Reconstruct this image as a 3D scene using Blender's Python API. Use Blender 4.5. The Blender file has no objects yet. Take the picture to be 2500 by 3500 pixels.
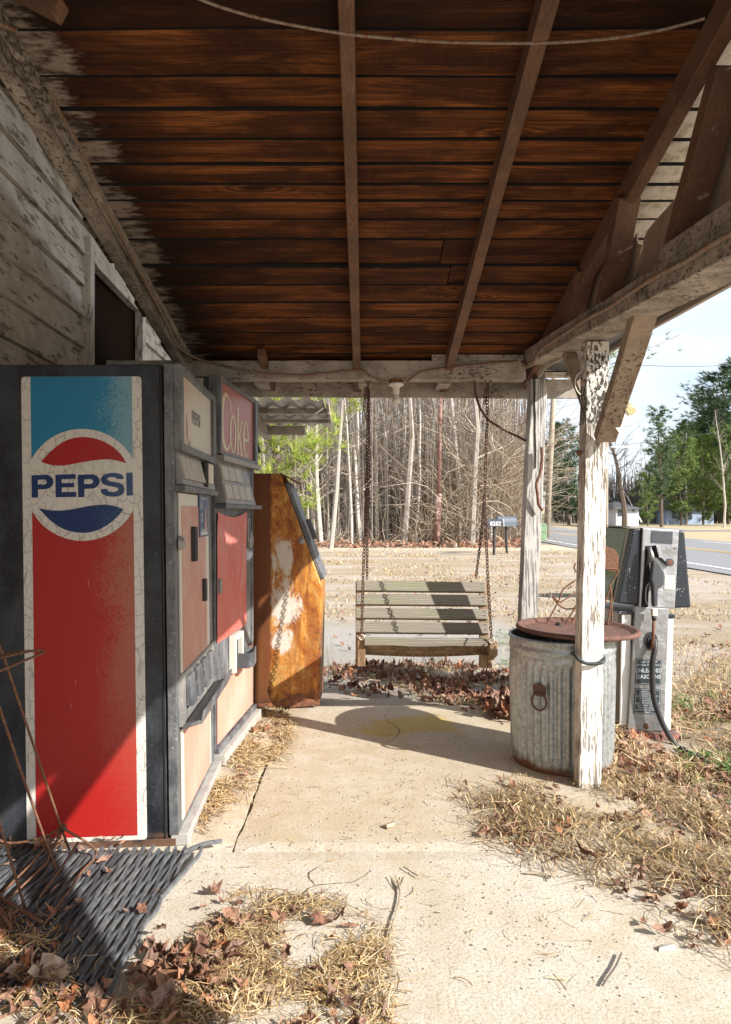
import bpy, bmesh, math, random
from mathutils import Vector, Matrix, noise as mnoise
R = random.Random(7)
S = bpy.context.scene
# ------------------------------------------------------------------ camera
F = 2333.0; EYE = 1.26; CX = 1250.0; CY = 1755.0
cd = bpy.data.cameras.new('camera'); cam = bpy.data.objects.new('camera', cd); S.collection.objects.link(cam)
cam.location = (0, 0, EYE); cam.rotation_euler = (math.pi/2, 0, 0)
cd.sensor_fit = 'VERTICAL'; cd.sensor_height = 36; cd.sensor_width = 36; cd.lens = 24.0; cd.shift_y = 5/3500
cd.clip_start = 0.05; cd.clip_end = 3000
S.camera = cam
# ------------------------------------------------------------------ light
SX, SY, SZ = -1.0, 0.66, -0.70
az = math.atan2(-SX, -SY)      # direction towards the sun, clockwise from +Y
el = math.atan2(-SZ, math.hypot(SX, SY))
w = bpy.data.worlds.new('World'); S.world = w; w.use_nodes = True
nt = w.node_tree; nt.nodes.clear()
sky = nt.nodes.new('ShaderNodeTexSky'); sky.sky_type = 'NISHITA'; sky.sun_disc = False
sky.sun_elevation = el; sky.sun_rotation = az; sky.dust_density = 1.5; sky.air_density = 1.0; sky.ozone_density = 1.2
tc = nt.nodes.new('ShaderNodeTexCoord'); mp = nt.nodes.new('ShaderNodeMapping'); mp.inputs['Scale'].default_value = (1.0, 1.0, 4.5)
nz = nt.nodes.new('ShaderNodeTexNoise'); nz.inputs['Scale'].default_value = 2.2; nz.inputs['Detail'].default_value = 7; nz.inputs['Roughness'].default_value = .6
rp = nt.nodes.new('ShaderNodeValToRGB'); rp.color_ramp.elements[0].position = .40; rp.color_ramp.elements[1].position = .62
rp.color_ramp.elements[0].color = (.45, .45, .45, 1); rp.color_ramp.elements[1].color = (1, 1, 1, 1)
mx = nt.nodes.new('ShaderNodeMix'); mx.data_type = 'RGBA'
mx.inputs[7].default_value = (3.9, 4.15, 4.5, 1)
bg = nt.nodes.new('ShaderNodeBackground'); bg.inputs['Strength'].default_value = 0.14
wo = nt.nodes.new('ShaderNodeOutputWorld')
L = nt.links.new
L(tc.outputs['Generated'], mp.inputs['Vector']); L(mp.outputs[0], nz.inputs['Vector']); L(nz.outputs['Fac'], rp.inputs[0])
L(rp.outputs[0], mx.inputs[0]); L(sky.outputs[0], mx.inputs[6]); L(mx.outputs[2], bg.inputs[0]); L(bg.outputs[0], wo.inputs[0])
ld = bpy.data.lights.new('sun', 'SUN'); ld.energy = 4.4; ld.angle = math.radians(.5); ld.color = (1, .96, .905)
sun = bpy.data.objects.new('sun', ld); S.collection.objects.link(sun)
sun.rotation_euler = Vector((SX, SY, SZ)).to_track_quat('-Z', 'Y').to_euler()
S.view_settings.view_transform = 'Standard'; S.view_settings.look = 'None'; S.view_settings.gamma = 1
S.view_settings.exposure = 0.98
S.cycles.max_bounces = 8; S.cycles.diffuse_bounces = 5

# ------------------------------------------------------------------ helpers
def lerp(a, b, t): return a+(b-a)*t
def smooth(t): t = max(0, min(1, t)); return t*t*(3-2*t)
def P(px, py, Y): return Vector(((px-CX)/F*Y, Y, EYE+(CY-py)/F*Y))
def PX(px, py, X):                      # point on plane of constant X
    Y = X*F/(px-CX); return P(px, py, Y)
def gz(x, y):
    d = max(smooth((x-1.15)/.9), smooth((y-4.7)/2.5))
    z = -.025-.115*d
    z += 2.6*smooth((y-60)/120)*smooth((x+5)/25)
    z += .012*mnoise.noise(Vector((x*.9, y*.9, 0)))*smooth((abs(x)-1)/1+max(0, y-4.5))
    return z
def G(px, py, up=0.0):
    z = 0
    for _ in range(12):
        den = (py-CY)/F
        Y = (EYE-z)/max(den, 1e-4); Y = min(Y, 300)
        z = gz((px-CX)/F*Y, Y)
    return Vector(((px-CX)/F*Y, Y, z+up))
def zc(Y): return 3.191-.237*Y          # underside of the porch roof boards

def tag(o, label=None, cat=None, group=None, kind=None):
    if label: o['label'] = label
    if cat: o['category'] = cat
    if group: o['group'] = group
    if kind: o['kind'] = kind
    return o
def empty(name, loc, label, cat, group=None, rot=(0, 0, 0)):
    o = bpy.data.objects.new(name, None); S.collection.objects.link(o); o.empty_display_size = .1
    o.location = loc; o.rotation_euler = rot
    return tag(o, label, cat, group)
class MB:
    def __init__(s): s.v = []; s.f = []; s.r = []; s.mi = []; s.cur = 0.5; s.m = 0
    def add(s, vs, fs):
        b = len(s.v); s.v += [tuple(v) for v in vs]; s.r += [s.cur]*len(vs)
        s.f += [tuple(i+b for i in f) for f in fs]; s.mi += [s.m]*len(fs)
    def box(s, x0, x1, y0, y1, z0, z1):
        s.add([(x0,y0,z0),(x1,y0,z0),(x1,y1,z0),(x0,y1,z0),(x0,y0,z1),(x1,y0,z1),(x1,y1,z1),(x0,y1,z1)],
              [(0,3,2,1),(4,5,6,7),(0,1,5,4),(1,2,6,5),(2,3,7,6),(3,0,4,7)])
    def hexa(s, p): s.add(p, [(0,3,2,1),(4,5,6,7),(0,1,5,4),(1,2,6,5),(2,3,7,6),(3,0,4,7)])
    def bar(s, p0, p1, w_, h, up=(0,0,1), seg=1, jit=0):
        p0 = Vector(p0); p1 = Vector(p1); d = (p1-p0).normalized(); up = Vector(up)
        a = d.cross(up)
        if a.length < 1e-4: a = d.cross(Vector((0,1,0)))
        a.normalize(); b = a.cross(d).normalized()
        vs = []; fs = []
        for i in range(seg+1):
            c = p0.lerp(p1, i/seg)
            for sa, sb in ((-1,-1),(1,-1),(1,1),(-1,1)):
                vs.append(c+a*(sa*w_/2+R.uniform(-jit,jit))+b*(sb*h/2+R.uniform(-jit,jit)))
        for i in range(seg):
            for k in range(4):
                q = i*4; fs.append((q+k, q+(k+1)%4, q+4+(k+1)%4, q+4+k))
        fs.append((3,2,1,0)); q = seg*4; fs.append((q,q+1,q+2,q+3))
        s.add(vs, fs)
    def tube(s, pts, rad, n=6, cap=True):
        pts = [Vector(p) for p in pts]; m = len(pts)
        if not hasattr(rad, '__len__'): rad = [rad]*m
        t0 = (pts[1]-pts[0]).normalized(); a = t0.orthogonal().normalized()
        vs = []; fs = []
        for i, p in enumerate(pts):
            t = (pts[min(i+1,m-1)]-pts[max(i-1,0)])
            if t.length < 1e-9: t = t0.copy()
            t.normalize(); a = (a-t*a.dot(t))
            if a.length < 1e-6: a = t.orthogonal()
            a.normalize(); b = t.cross(a)
            for k in range(n):
                an = 2*math.pi*k/n; vs.append(p+(a*math.cos(an)+b*math.sin(an))*rad[i])
        for i in range(m-1):
            for k in range(n):
                fs.append((i*n+k, i*n+(k+1)%n, (i+1)*n+(k+1)%n, (i+1)*n+k))
        if cap: fs.append(tuple(range(n-1,-1,-1))); fs.append(tuple((m-1)*n+k for k in range(n)))
        s.add(vs, fs)
    def lathe(s, c, prof, n=24, ax=None, fr=None):        # prof: (r, h) list; about z or given axis
        c = Vector(c); ax = Vector(ax or (0,0,1)).normalized()
        a = Vector((1,0,0)) if ax.z > .9 else ax.orthogonal().normalized(); b = ax.cross(a)
        vs = []; fs = []
        for r, h in prof:
            for k in range(n):
                an = 2*math.pi*k/n; rr = r+(fr(an, h) if fr else 0)
                vs.append(c+ax*h+(a*math.cos(an)+b*math.sin(an))*rr)
        for i in range(len(prof)-1):
            for k in range(n): fs.append((i*n+k, i*n+(k+1)%n, (i+1)*n+(k+1)%n, (i+1)*n+k))
        s.add(vs, fs)
    def prism(s, poly, d):                                # polygon of 3D points extruded by vector d
        n = len(poly); d = Vector(d); poly = [Vector(p) for p in poly]
        s.add(poly+[p+d for p in poly], [tuple(range(n-1,-1,-1)), tuple(range(n,2*n))]+[(i,(i+1)%n,n+(i+1)%n,n+i) for i in range(n)])
    def build(s, name, mats, parent=None, local=False, bevel=0, smooth_=False, kind=None, label=None):
        me = bpy.data.meshes.new(name)
        off = Vector((0,0,0)) if (parent is None or local) else Vector(parent.get('_o', parent.location))
        me.from_pydata([(v[0]-off.x, v[1]-off.y, v[2]-off.z) for v in s.v], [], s.f)
        if not isinstance(mats, (list, tuple)): mats = [mats]
        for m_ in mats: me.materials.append(m_)
        if len(mats) > 1: me.polygons.foreach_set('material_index', s.mi)
        at = me.attributes.new('rnd', 'FLOAT', 'POINT'); at.data.foreach_set('value', s.r)
        if smooth_: me.polygons.foreach_set('use_smooth', [True]*len(s.f))
        me.update()
        o = bpy.data.objects.new(name, me); S.collection.objects.link(o)
        if parent is not None: o.parent = parent
        if bevel:
            b = o.modifiers.new('bevel', 'BEVEL'); b.width = bevel; b.segments = 2; b.limit_method = 'ANGLE'
        if kind: o['kind'] = kind
        if label: o['label'] = label
        return o
def base_at(o, loc):
    """give a single-mesh thing its origin at its base"""
    loc = Vector(loc)
    o.data.transform(Matrix.Translation(-loc)); o.location = loc; return o
def catmull(pts, k=4, closed=False):
    n = len(pts); out = []; pts = [Vector(p) for p in pts]
    rng = n if closed else n-1
    for i in range(rng):
        if closed: p0,p1,p2,p3 = pts[i-1], pts[i], pts[(i+1)%n], pts[(i+2)%n]
        else: p0,p1,p2,p3 = pts[max(i-1,0)], pts[i], pts[i+1], pts[min(i+2,n-1)]
        for j in range(k):
            t = j/k
            out.append(.5*((2*p1)+(p2-p0)*t+(2*p0-5*p1+4*p2-p3)*t*t+(3*p1-p0-3*p2+p3)*t*t*t))
    if not closed: out.append(pts[-1])
    return out
def flat_loops(loops):
    """filled 2D outline with holes -> (verts2d, faces)"""
    cu = bpy.data.curves.new('tmp', 'CURVE'); cu.dimensions = '2D'; cu.fill_mode = 'BOTH'
    for lp in loops:
        sp = cu.splines.new('POLY'); sp.points.add(len(lp)-1)
        for i, p in enumerate(lp): sp.points[i].co = (p[0], p[1], 0, 1)
        sp.use_cyclic_u = True
    return _curve2mesh(cu)
def _curve2mesh(cu):
    ob = bpy.data.objects.new('tmp', cu); S.collection.objects.link(ob)
    dg = bpy.context.evaluated_depsgraph_get(); dg.update()
    me = bpy.data.meshes.new_from_object(ob.evaluated_get(dg))
    vs = [(v.co.x, v.co.y) for v in me.vertices]; fs = [tuple(p.vertices) for p in me.polygons]
    bpy.data.objects.remove(ob); bpy.data.curves.remove(cu); bpy.data.meshes.remove(me)
    return vs, fs
def text2d(body, size, bold=0.0, align='CENTER', sx=1.0, line=1.0):
    cu = bpy.data.curves.new('tmp', 'FONT'); cu.body = body; cu.size = size; cu.offset = bold*size
    cu.align_x = align; cu.align_y = 'CENTER'; cu.space_line = line; cu.resolution_u = 3
    vs, fs = _curve2mesh(cu)
    return [(x*sx, y) for x, y in vs], fs
def put2d(mb, vf, o, u, v):
    o = Vector(o); u = Vector(u); v = Vector(v)
    mb.add([o+u*x+v*y for x, y in vf[0]], vf[1])

# ------------------------------------------------------------------ materials
class NM:
    def __init__(s, name, rough=.7, metal=0, spec=.5):
        s.m = bpy.data.materials.new(name); s.m.use_nodes = True; s.nt = s.m.node_tree
        s.b = s.nt.nodes['Principled BSDF']; s.set('Roughness', rough); s.set('Metallic', metal)
        s.set('Specular IOR Level', spec)
        s._tc = None
    def sock(s, inp, val):
        if isinstance(val, bpy.types.NodeSocket): s.nt.links.new(val, inp)
        else:
            if hasattr(inp.default_value, '__len__') and len(inp.default_value) == 4 and len(val) == 3: val = (*val, 1)
            inp.default_value = val
    def set(s, k, v): s.sock(s.b.inputs[k], v)
    def co(s):
        if not s._tc: s._tc = s.nt.nodes.new('ShaderNodeTexCoord')
        return s._tc.outputs['Object']
    def map(s, scale=(1,1,1), loc=(0,0,0), rot=(0,0,0), vec=None):
        n = s.nt.nodes.new('ShaderNodeMapping'); s.sock(n.inputs[0], vec if vec is not None else s.co())
        n.inputs['Scale'].default_value = scale; s.sock(n.inputs['Location'], loc); n.inputs['Rotation'].default_value = rot
        return n.outputs[0]
    def noise(s, scale, vec=None, detail=5, rough=.55, dist=0):
        n = s.nt.nodes.new('ShaderNodeTexNoise'); s.sock(n.inputs['Vector'], vec if vec is not None else s.co())
        n.inputs['Scale'].default_value = scale; n.inputs['Detail'].default_value = detail; n.inputs['Roughness'].default_value = rough
        n.inputs['Distortion'].default_value = dist; return n.outputs['Fac']
    def vor(s, scale, vec=None, feat='F1', out='Distance', rnd=1):
        n = s.nt.nodes.new('ShaderNodeTexVoronoi'); s.sock(n.inputs['Vector'], vec if vec is not None else s.co())
        n.feature = feat; n.inputs['Scale'].default_value = scale; n.inputs['Randomness'].default_value = rnd
        return n.outputs[out]
    def wave(s, scale, vec=None, dist=2, axis='X', detail=3):
        n = s.nt.nodes.new('ShaderNodeTexWave'); s.sock(n.inputs['Vector'], vec if vec is not None else s.co())
        n.bands_direction = axis; n.inputs['Scale'].default_value = scale; n.inputs['Distortion'].default_value = dist
        n.inputs['Detail'].default_value = detail; return n.outputs['Fac']
    def ramp(s, fac, stops):
        n = s.nt.nodes.new('ShaderNodeValToRGB'); s.sock(n.inputs[0], fac); cr = n.color_ramp
        while len(cr.elements) < len(stops): cr.elements.new(.5)
        for e, (p, c) in zip(cr.elements, stops):
            e.position = p; e.color = (c, c, c, 1) if not hasattr(c, '__len__') else (*c, 1)
        return n.outputs[0]
    def mix(s, fac, a, b, mode='MIX'):
        n = s.nt.nodes.new('ShaderNodeMix'); n.data_type = 'RGBA'; n.blend_type = mode
        s.sock(n.inputs[0], fac); s.sock(n.inputs[6], a); s.sock(n.inputs[7], b); return n.outputs[2]
    def math(s, op, a, b=0.0, clamp=False):
        n = s.nt.nodes.new('ShaderNodeMath'); n.operation = op; n.use_clamp = clamp
        s.sock(n.inputs[0], a); s.sock(n.inputs[1], b); return n.outputs[0]
    def xyz(s, vec=None):
        n = s.nt.nodes.new('ShaderNodeSeparateXYZ'); s.sock(n.inputs[0], vec if vec is not None else s.co()); return n.outputs
    def attr(s, name='rnd'):
        n = s.nt.nodes.new('ShaderNodeAttribute'); n.attribute_name = name; return n.outputs['Fac']
    def orand(s):
        return s.nt.nodes.new('ShaderNodeObjectInfo').outputs['Random']
    def vadd(s, a, b):
        n = s.nt.nodes.new('ShaderNodeVectorMath'); s.sock(n.inputs[0], a); s.sock(n.inputs[1], b); return n.outputs[0]
    def comb(s, x=0., y=0., z=0.):
        n = s.nt.nodes.new('ShaderNodeCombineXYZ'); s.sock(n.inputs[0], x); s.sock(n.inputs[1], y); s.sock(n.inputs[2], z); return n.outputs[0]
    def bump(s, h, strength=.3, dist=.01):
        n = s.nt.nodes.new('ShaderNodeBump'); s.sock(n.inputs['Height'], h); n.inputs['Strength'].default_value = strength
        n.inputs['Distance'].default_value = dist; s.nt.links.new(n.outputs[0], s.b.inputs['Normal'])
    def blob(s, cx, cz, rx, rz, ax=('X','Z'), edge=.35, ns=None):
        """soft spot in the plane of two axes, ragged by noise: 1 inside, 0 outside"""
        o = s.xyz(); a = {'X': o[0], 'Y': o[1], 'Z': o[2]}
        u = s.math('DIVIDE', s.math('SUBTRACT', a[ax[0]], cx), rx); v = s.math('DIVIDE', s.math('SUBTRACT', a[ax[1]], cz), rz)
        d = s.math('SQRT', s.math('ADD', s.math('MULTIPLY', u, u), s.math('MULTIPLY', v, v)))
        if ns is not None: d = s.math('ADD', d, s.math('MULTIPLY', s.math('SUBTRACT', ns, .5), 2.6))
        return s.ramp(d, [(1-edge if edge < 1 else 0, 1.), (1., 0.)])
def gs(axis, long_, cross):
    return {'X': (long_, cross, cross), 'Y': (cross, long_, cross), 'Z': (cross, cross, long_)}[axis]

def wood_paint(name, axis, paint=(.62,.58,.5), wood=(.2,.15,.1), peel=.5, scale=1.0, dirt=(.3,.24,.18), dirt_amt=.5, speck=0, ps=(16, 75)):
    m = NM(name, .85); rv = m.comb(m.math('MULTIPLY', m.attr(), 31.), m.math('MULTIPLY', m.attr(), 17.), 0.)
    v = m.vadd(m.co(), rv)
    g = m.noise(1, m.map(gs(axis, 2.5*scale, 150*scale), vec=v), 3)
    pl = m.noise(1, m.map(gs(axis, ps[0]*scale, ps[1]*scale), vec=v), 6, .68)
    big = m.noise(2.5, v, 4)
    wc = m.mix(g, tuple(c*.45 for c in wood), tuple(min(1, c*1.5) for c in wood))
    pc = m.mix(m.ramp(m.noise(9, v, 6, .65), [(.4, 0.), (.68, dirt_amt)]), paint, dirt)
    pc = m.mix(m.ramp(g, [(.3, .35), (.55, 0.)]), pc, tuple(c*.62 for c in paint))
    msk = m.ramp(m.math('ADD', m.math('MULTIPLY', pl, .7), m.math('MULTIPLY', big, .3)), [(peel-.02, 1.), (peel+.02, 0.)])
    col = m.mix(msk, pc, wc)
    if speck:
        cell = m.vor(1, m.map(gs(axis, 34, 62), vec=v)); cm = m.ramp(m.math('ADD', cell, m.math('MULTIPLY', m.noise(30, v), .5)), [(speck-.03, 1.), (speck, 0.)])
        col = m.mix(cm, col, (.03,.025,.02))
    m.set('Base Color', col)
    m.bump(m.math('ADD', m.math('MULTIPLY', m.math('ADD', g, m.noise(70, v, 4, .7)), .4), m.math('MULTIPLY', m.math('SUBTRACT', 1., msk), .8)), .6, .004)
    return m.m

def board_wood():
    m = NM('dark_pine_boards', .75, spec=.12); rn = m.attr()
    v = m.vadd(m.co(), m.comb(m.math('MULTIPLY', rn, 37.), m.math('MULTIPLY', rn, 11.), 0.))
    warp = m.noise(1, m.map((1.1, 6, 6), vec=v), 2)
    vv = m.vadd(m.map((1, 1, 1), vec=v), m.comb(0., m.math('MULTIPLY', warp, .22), 0.))
    ring = m.wave(26, m.map((.10, 1, 1), vec=vv), 4, 'Y', 3)
    fine = m.noise(1, m.map((3, 260, 260), vec=v), 3, .6)
    saw = m.noise(1, m.map((160, 3, 3), vec=v), 2)
    stk = m.noise(1, m.map((1.0, 46, 46), vec=v), 6, .62)
    blt = m.noise(1, m.map((2.2, 9, 9), vec=v), 5, .6, .5)
    rg = m.math('ADD', m.math('MULTIPLY', ring, .30), m.math('MULTIPLY', m.ramp(stk, [(.32, 0.), (.66, 1.)]), .7))
    kd = m.vor(1, m.map((1.1, 4.6, 4.6), loc=(.3,.2,0), vec=v), rnd=1)
    kr = m.math('ADD', m.math('MULTIPLY', m.math('SINE', m.math('MULTIPLY', m.math('ADD', kd, m.math('MULTIPLY', stk, .06)), 95.)), .5), .5)
    km = m.ramp(kd, [(.13, 1.), (.26, 0.)])
    rg = m.math('ADD', m.math('MULTIPLY', rg, m.math('SUBTRACT', 1., m.math('MULTIPLY', km, .75))), m.math('MULTIPLY', m.math('MULTIPLY', km, .75), kr))
    c = m.mix(rg, (.40,.142,.040), (.055,.018,.009))
    c = m.mix(m.ramp(blt, [(.42, .85), (.58, 0.)]), c, (.045,.016,.008))
    c = m.mix(m.ramp(fine, [(.35, .6), (.6, 0.)]), c, (.03,.01,.005))
    c = m.mix(m.math('MULTIPLY', m.ramp(saw, [(.55, 0.), (.7, 1.)]), .07), c, (.35,.14,.05))
    tone = m.math('ADD', m.math('MULTIPLY', m.attr('rnd'), .8), m.math('MULTIPLY', m.noise(1, m.map((1.6, 5, 5), vec=v), 4), .6))
    c = m.mix(m.ramp(tone, [(.30, .88), (.62, 0.)]), c, (.018,.008,.006))
    # knots
    kn = kd
    c = m.mix(m.ramp(kn, [(.03, .95), (.10, 0.)]), c, (.02,.006,.003))
    # pale weathered streaks
    x, y, z = m.xyz()
    st = m.noise(1, m.map((1.4, 22, 22), vec=v), 5, .7)
    far = m.ramp(m.math('MULTIPLY', y, .2), [(.68, 0.), (.82, .55)])
    c = m.mix(m.math('MULTIPLY', m.ramp(st, [(.62, 0.), (.70, 1.)]), far), c, (.42,.26,.16))
    # weathered, limewashed ends against the store wall
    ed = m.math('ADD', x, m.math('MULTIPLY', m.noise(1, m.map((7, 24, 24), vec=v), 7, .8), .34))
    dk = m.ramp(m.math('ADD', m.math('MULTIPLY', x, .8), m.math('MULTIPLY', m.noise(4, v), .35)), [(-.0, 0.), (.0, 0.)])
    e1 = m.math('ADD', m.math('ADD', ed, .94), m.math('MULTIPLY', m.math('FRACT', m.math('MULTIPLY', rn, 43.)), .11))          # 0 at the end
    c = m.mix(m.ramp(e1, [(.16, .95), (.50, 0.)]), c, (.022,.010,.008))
    c = m.mix(m.math('MULTIPLY', m.ramp(e1, [(.165, 1.), (.21, 0.)]), m.ramp(m.noise(1, m.map((9, 26, 26), (2,1,0), vec=v), 6, .7), [(.40, .12), (.56, 1.)])), c, m.mix(fine, (.12,.09,.07), (.44,.37,.31)))
    # painted overhang outside the last rafter
    pm = m.ramp(x, [(.0, 0.), (1., 0.)])
    out = m.math('GREATER_THAN', x, 1.075)
    pw = m.mix(m.ramp(m.noise(14, v, 6, .7), [(.48, 0.), (.6, 1.)]), (.66,.62,.55), (.42,.37,.28))
    c = m.mix(out, c, pw)
    m.set('Base Color', c); m.bump(m.math('ADD', fine, m.math('MULTIPLY', ring, .6)), .4, .003)
    return m.m
M = {}
M['boards'] = board_wood()
def rafter_wood():
    m = NM('brown_rafter_wood', .7); g = m.noise(1, m.map((160, 2.5, 160)), 3); b = m.noise(5, None, 4)
    c = m.mix(g, (.045,.02,.012), (.30,.15,.085)); c = m.mix(m.ramp(b, [(.4, .5), (.6, 0.)]), c, (.06,.035,.022))
    c = m.mix(m.ramp(m.noise(22, None, 5), [(.66, 0.), (.74, .6)]), c, (.5,.42,.33))
    m.set('Base Color', c); m.bump(g, .4, .003); return m.m
M['rafter'] = rafter_wood()
M['beamY'] = wood_paint('weathered_white_beam_paint', 'Y', (.41,.355,.295), (.09,.07,.05), .44, .8, (.12,.095,.075), .9, ps=(60,90))
M['beamX'] = wood_paint('greyed_cross_beam_paint', 'X', (.45,.40,.34), (.13,.10,.08), .425, .8, (.20,.17,.14), .85, ps=(40,90))
M['post'] = wood_paint('peeling_white_post_paint', 'Z', (.84,.82,.77), (.22,.18,.14), .475, 1.1, (.62,.56,.48), .7, ps=(9,120))
M['postB'] = wood_paint('greyed_back_post_paint', 'Z', (.58,.56,.52), (.2,.19,.18), .485, 1., (.36,.33,.3), .7, ps=(5,110))
M['postT'] = wood_paint('crackled_post_head_paint', 'Z', (.78,.75,.68), (.06,.05,.04), .50, 1., (.5,.42,.33), .5, ps=(38,75))
M['brace'] = wood_paint('tan_brace_paint', 'Z', (.37,.29,.22), (.12,.08,.055), .44, .9, (.17,.12,.09), .8, ps=(30,80))
M['siding'] = wood_paint('peeling_siding_paint', 'Y', (.54,.49,.42), (.18,.145,.115), .435, .55, (.30,.25,.20), .8, ps=(14,62))
M['trim'] = wood_paint('wall_trim_paint', 'Z', (.55,.50,.44), (.2,.15,.11), .44, .6, (.30,.25,.2), .6, ps=(14,62))
def simple(name, col, rough=.6, metal=0, var=.25, sc=8, bump=.0, spec=.5, col2=None, thr=(.45,.6)):
    m = NM(name, rough, metal, spec); n = m.noise(sc, None, 6, .65)
    c = m.mix(n, tuple(c_*(1-var) for c_ in col), tuple(min(1, c_*(1+var)) for c_ in col))
    if col2: c = m.mix(m.ramp(m.noise(sc*1.7, m.map((1,1,1), (5,3,2)), 7, .7), [(thr[0], 0.), (thr[1], 1.)]), c, col2)
    m.set('Base Color', c)
    if bump: m.bump(n, bump, .004)
    return m.m
M['cable'] = simple('old_armoured_cable', (.30,.25,.20), .6, .3, .5, 40, col2=(.25,.11,.05))
M['rust'] = simple('rusted_iron', (.13,.065,.042), .85, .2, .5, 60, .4, col2=(.26,.12,.06))
M['chain'] = simple('rusted_chain', (.13,.075,.055), .7, .5, .4, 60, .3)
M['galvo'] = simple('pale_eye_bolt', (.6,.55,.47), .5, .3, .2, 30)
M['black'] = simple('black_rubber', (.022,.022,.024), .55, 0, .4, 20)
M['strap'] = simple('dark_green_strap', (.03,.04,.045), .5, 0, .4, 20)
M['porc'] = simple('white_porcelain', (.72,.70,.66), .35, 0, .1, 20)
M['grey_dark'] = simple('charcoal_plastic', (.06,.065,.075), .45, 0, .3, 12)
M['void'] = simple('dark_interior', (.012,.011,.011), .9, 0, .3, 5)
def steel_dark(name, base, dust, amt=.6, sc=6):
    m = NM(name, .38, .1); n = m.noise(sc, m.map((1,1,.6)), 7, .7); f = m.noise(90, None, 3)
    c = m.mix(m.ramp(n, [(.42, 0.), (.7, amt)]), base, dust); c = m.mix(m.ramp(f, [(.62, 0.), (.72, .5)]), c, tuple(min(1, x*2) for x in dust))
    z = m.xyz()[2]
    rm = m.ramp(m.math('ADD', m.math('MULTIPLY', z, 2.2), m.math('MULTIPLY', m.noise(18, None, 6), .35)), [(.20, 1.), (.30, 0.)])
    c = m.mix(rm, c, m.mix(n, (.06,.03,.02), (.25,.14,.09)))
    m.set('Base Color', c); m.set('Roughness', m.ramp(n, [(.3, .3), (.7, .65)])); m.bump(n, .15, .004); return m.m
M['vend'] = steel_dark('black_enamel_side', (.013,.015,.02), (.085,.095,.11))
M['vend_front'] = steel_dark('worn_grey_door_metal', (.075,.08,.088), (.28,.28,.28), .8, 9)
M['vend_light'] = steel_dark('dusty_grey_ledge', (.23,.22,.21), (.4,.37,.33), .7, 9)
M['kick'] = simple('chalky_grey_rail', (.40,.38,.35), .7, 0, .3, 10, col2=(.16,.15,.14), thr=(.55,.75))
M['coke_side'] = simple('beige_side_enamel', (.42,.38,.32), .5, 0, .2, 8)
def decal(name, col, fade, side=True, crack=False, spots=True):
    m = NM(name, .42); x, y, z = m.xyz()
    n = m.noise(3.2, None, 8, .75); f = m.noise(120, None, 4, .7)
    # sun-faded towards the machine front
    fx = m.math('ADD', m.math('ADD', m.math('MULTIPLY', x, 2.6), .22), m.math('ADD', m.math('MULTIPLY', n, .9), m.math('MULTIPLY', f, .9)))
    hz = m.ramp(z, [(.0, .1), (.35, .3), (.8, 1.)])
    c = m.mix(m.math('MULTIPLY', m.ramp(fx, [(.38, 0.), (.64, .85)]), hz if not crack else .4), col, fade)
    if spots:
        v = m.vor(38, None); c = m.mix(m.ramp(m.math('ADD', v, m.math('MULTIPLY', m.noise(5, None, 3), .8)), [(.33, 1.), (.36, 0.)]), c, (.62,.5,.45))
        sc = m.noise(1, m.map((110, 110, 9), rot=(0, .35, 0)), 3); c = m.mix(m.ramp(sc, [(.735, 0.), (.76, .5)]), c, (.75,.6,.55))
    if crack:
        e = m.vor(1, m.map((34, 1, 19), loc=(.3,0,.7), vec=m.vadd(m.co(), m.comb(m.math('MULTIPLY', n, .05), 0., m.math('MULTIPLY', n, .07)))), 'DISTANCE_TO_EDGE')
        cm = m.math('MULTIPLY', m.ramp(e, [(.012, 1.), (.04, 0.)]), m.ramp(m.noise(6, None, 3), [(.38, .15), (.55, .75)]))
        c = m.mix(cm, c, (.22,.2,.17))
        c = m.mix(m.ramp(m.noise(12, None, 7, .75), [(.5, 0.), (.75, .5)]), c, (.38,.35,.30))
    m.set('Base Color', c); return m.m
M['d_white'] = decal('crazed_white_vinyl', (.64,.61,.56), (.7,.68,.64), crack=True, spots=False)
M['d_blue'] = decal('faded_sky_blue_vinyl', (.014,.19,.35), (.20,.36,.42), spots=False)
M['d_navy'] = decal('navy_vinyl', (.006,.028,.12), (.05,.1,.2), spots=False)
M['d_red'] = decal('scuffed_red_vinyl', (.37,.014,.012), (.36,.13,.085))
M['d_red2'] = decal('emblem_red_vinyl', (.36,.008,.009), (.33,.02,.02), spots=False)
def streak_panel(name, c1, c2, grime, axis_rot=0, wr=0.):
    m = NM(name, .5); n = m.noise(1, m.map((4, 18, 1.6)), 7, .7); n2 = m.noise(1, m.map((3,3,3)), 5, .6)
    c = m.mix(n, c1, c2); c = m.mix(m.ramp(n2, [(.45, 0.), (.72, .75)]), c, grime)
    v = m.vor(30, None); c = m.mix(m.ramp(v, [(.03, .5), (.05, 0.)]), c, (.15,.08,.06))
    m.set('Base Color', c)
    if wr: m.bump(m.noise(1, m.map((1, 9, 4), rot=(.5, 0, 0)), 4, .5, 1.5), wr, .03)
    return m.m
M['pink'] = streak_panel('faded_salmon_panel', (.47,.18,.13), (.52,.29,.22), (.58,.48,.41))
M['pinklow'] = streak_panel('bleached_salmon_panel', (.56,.24,.17), (.58,.31,.23), (.58,.40,.32))
M['salmon'] = streak_panel('salmon_lower_panel', (.62,.25,.17), (.66,.36,.27), (.66,.45,.36))
M['vinylred'] = streak_panel('wrinkled_red_vinyl', (.56,.075,.06), (.58,.18,.14), (.60,.30,.25), wr=.8)
M['cream'] = simple('cream_border', (.62,.58,.5), .5, 0, .12, 10)
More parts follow.
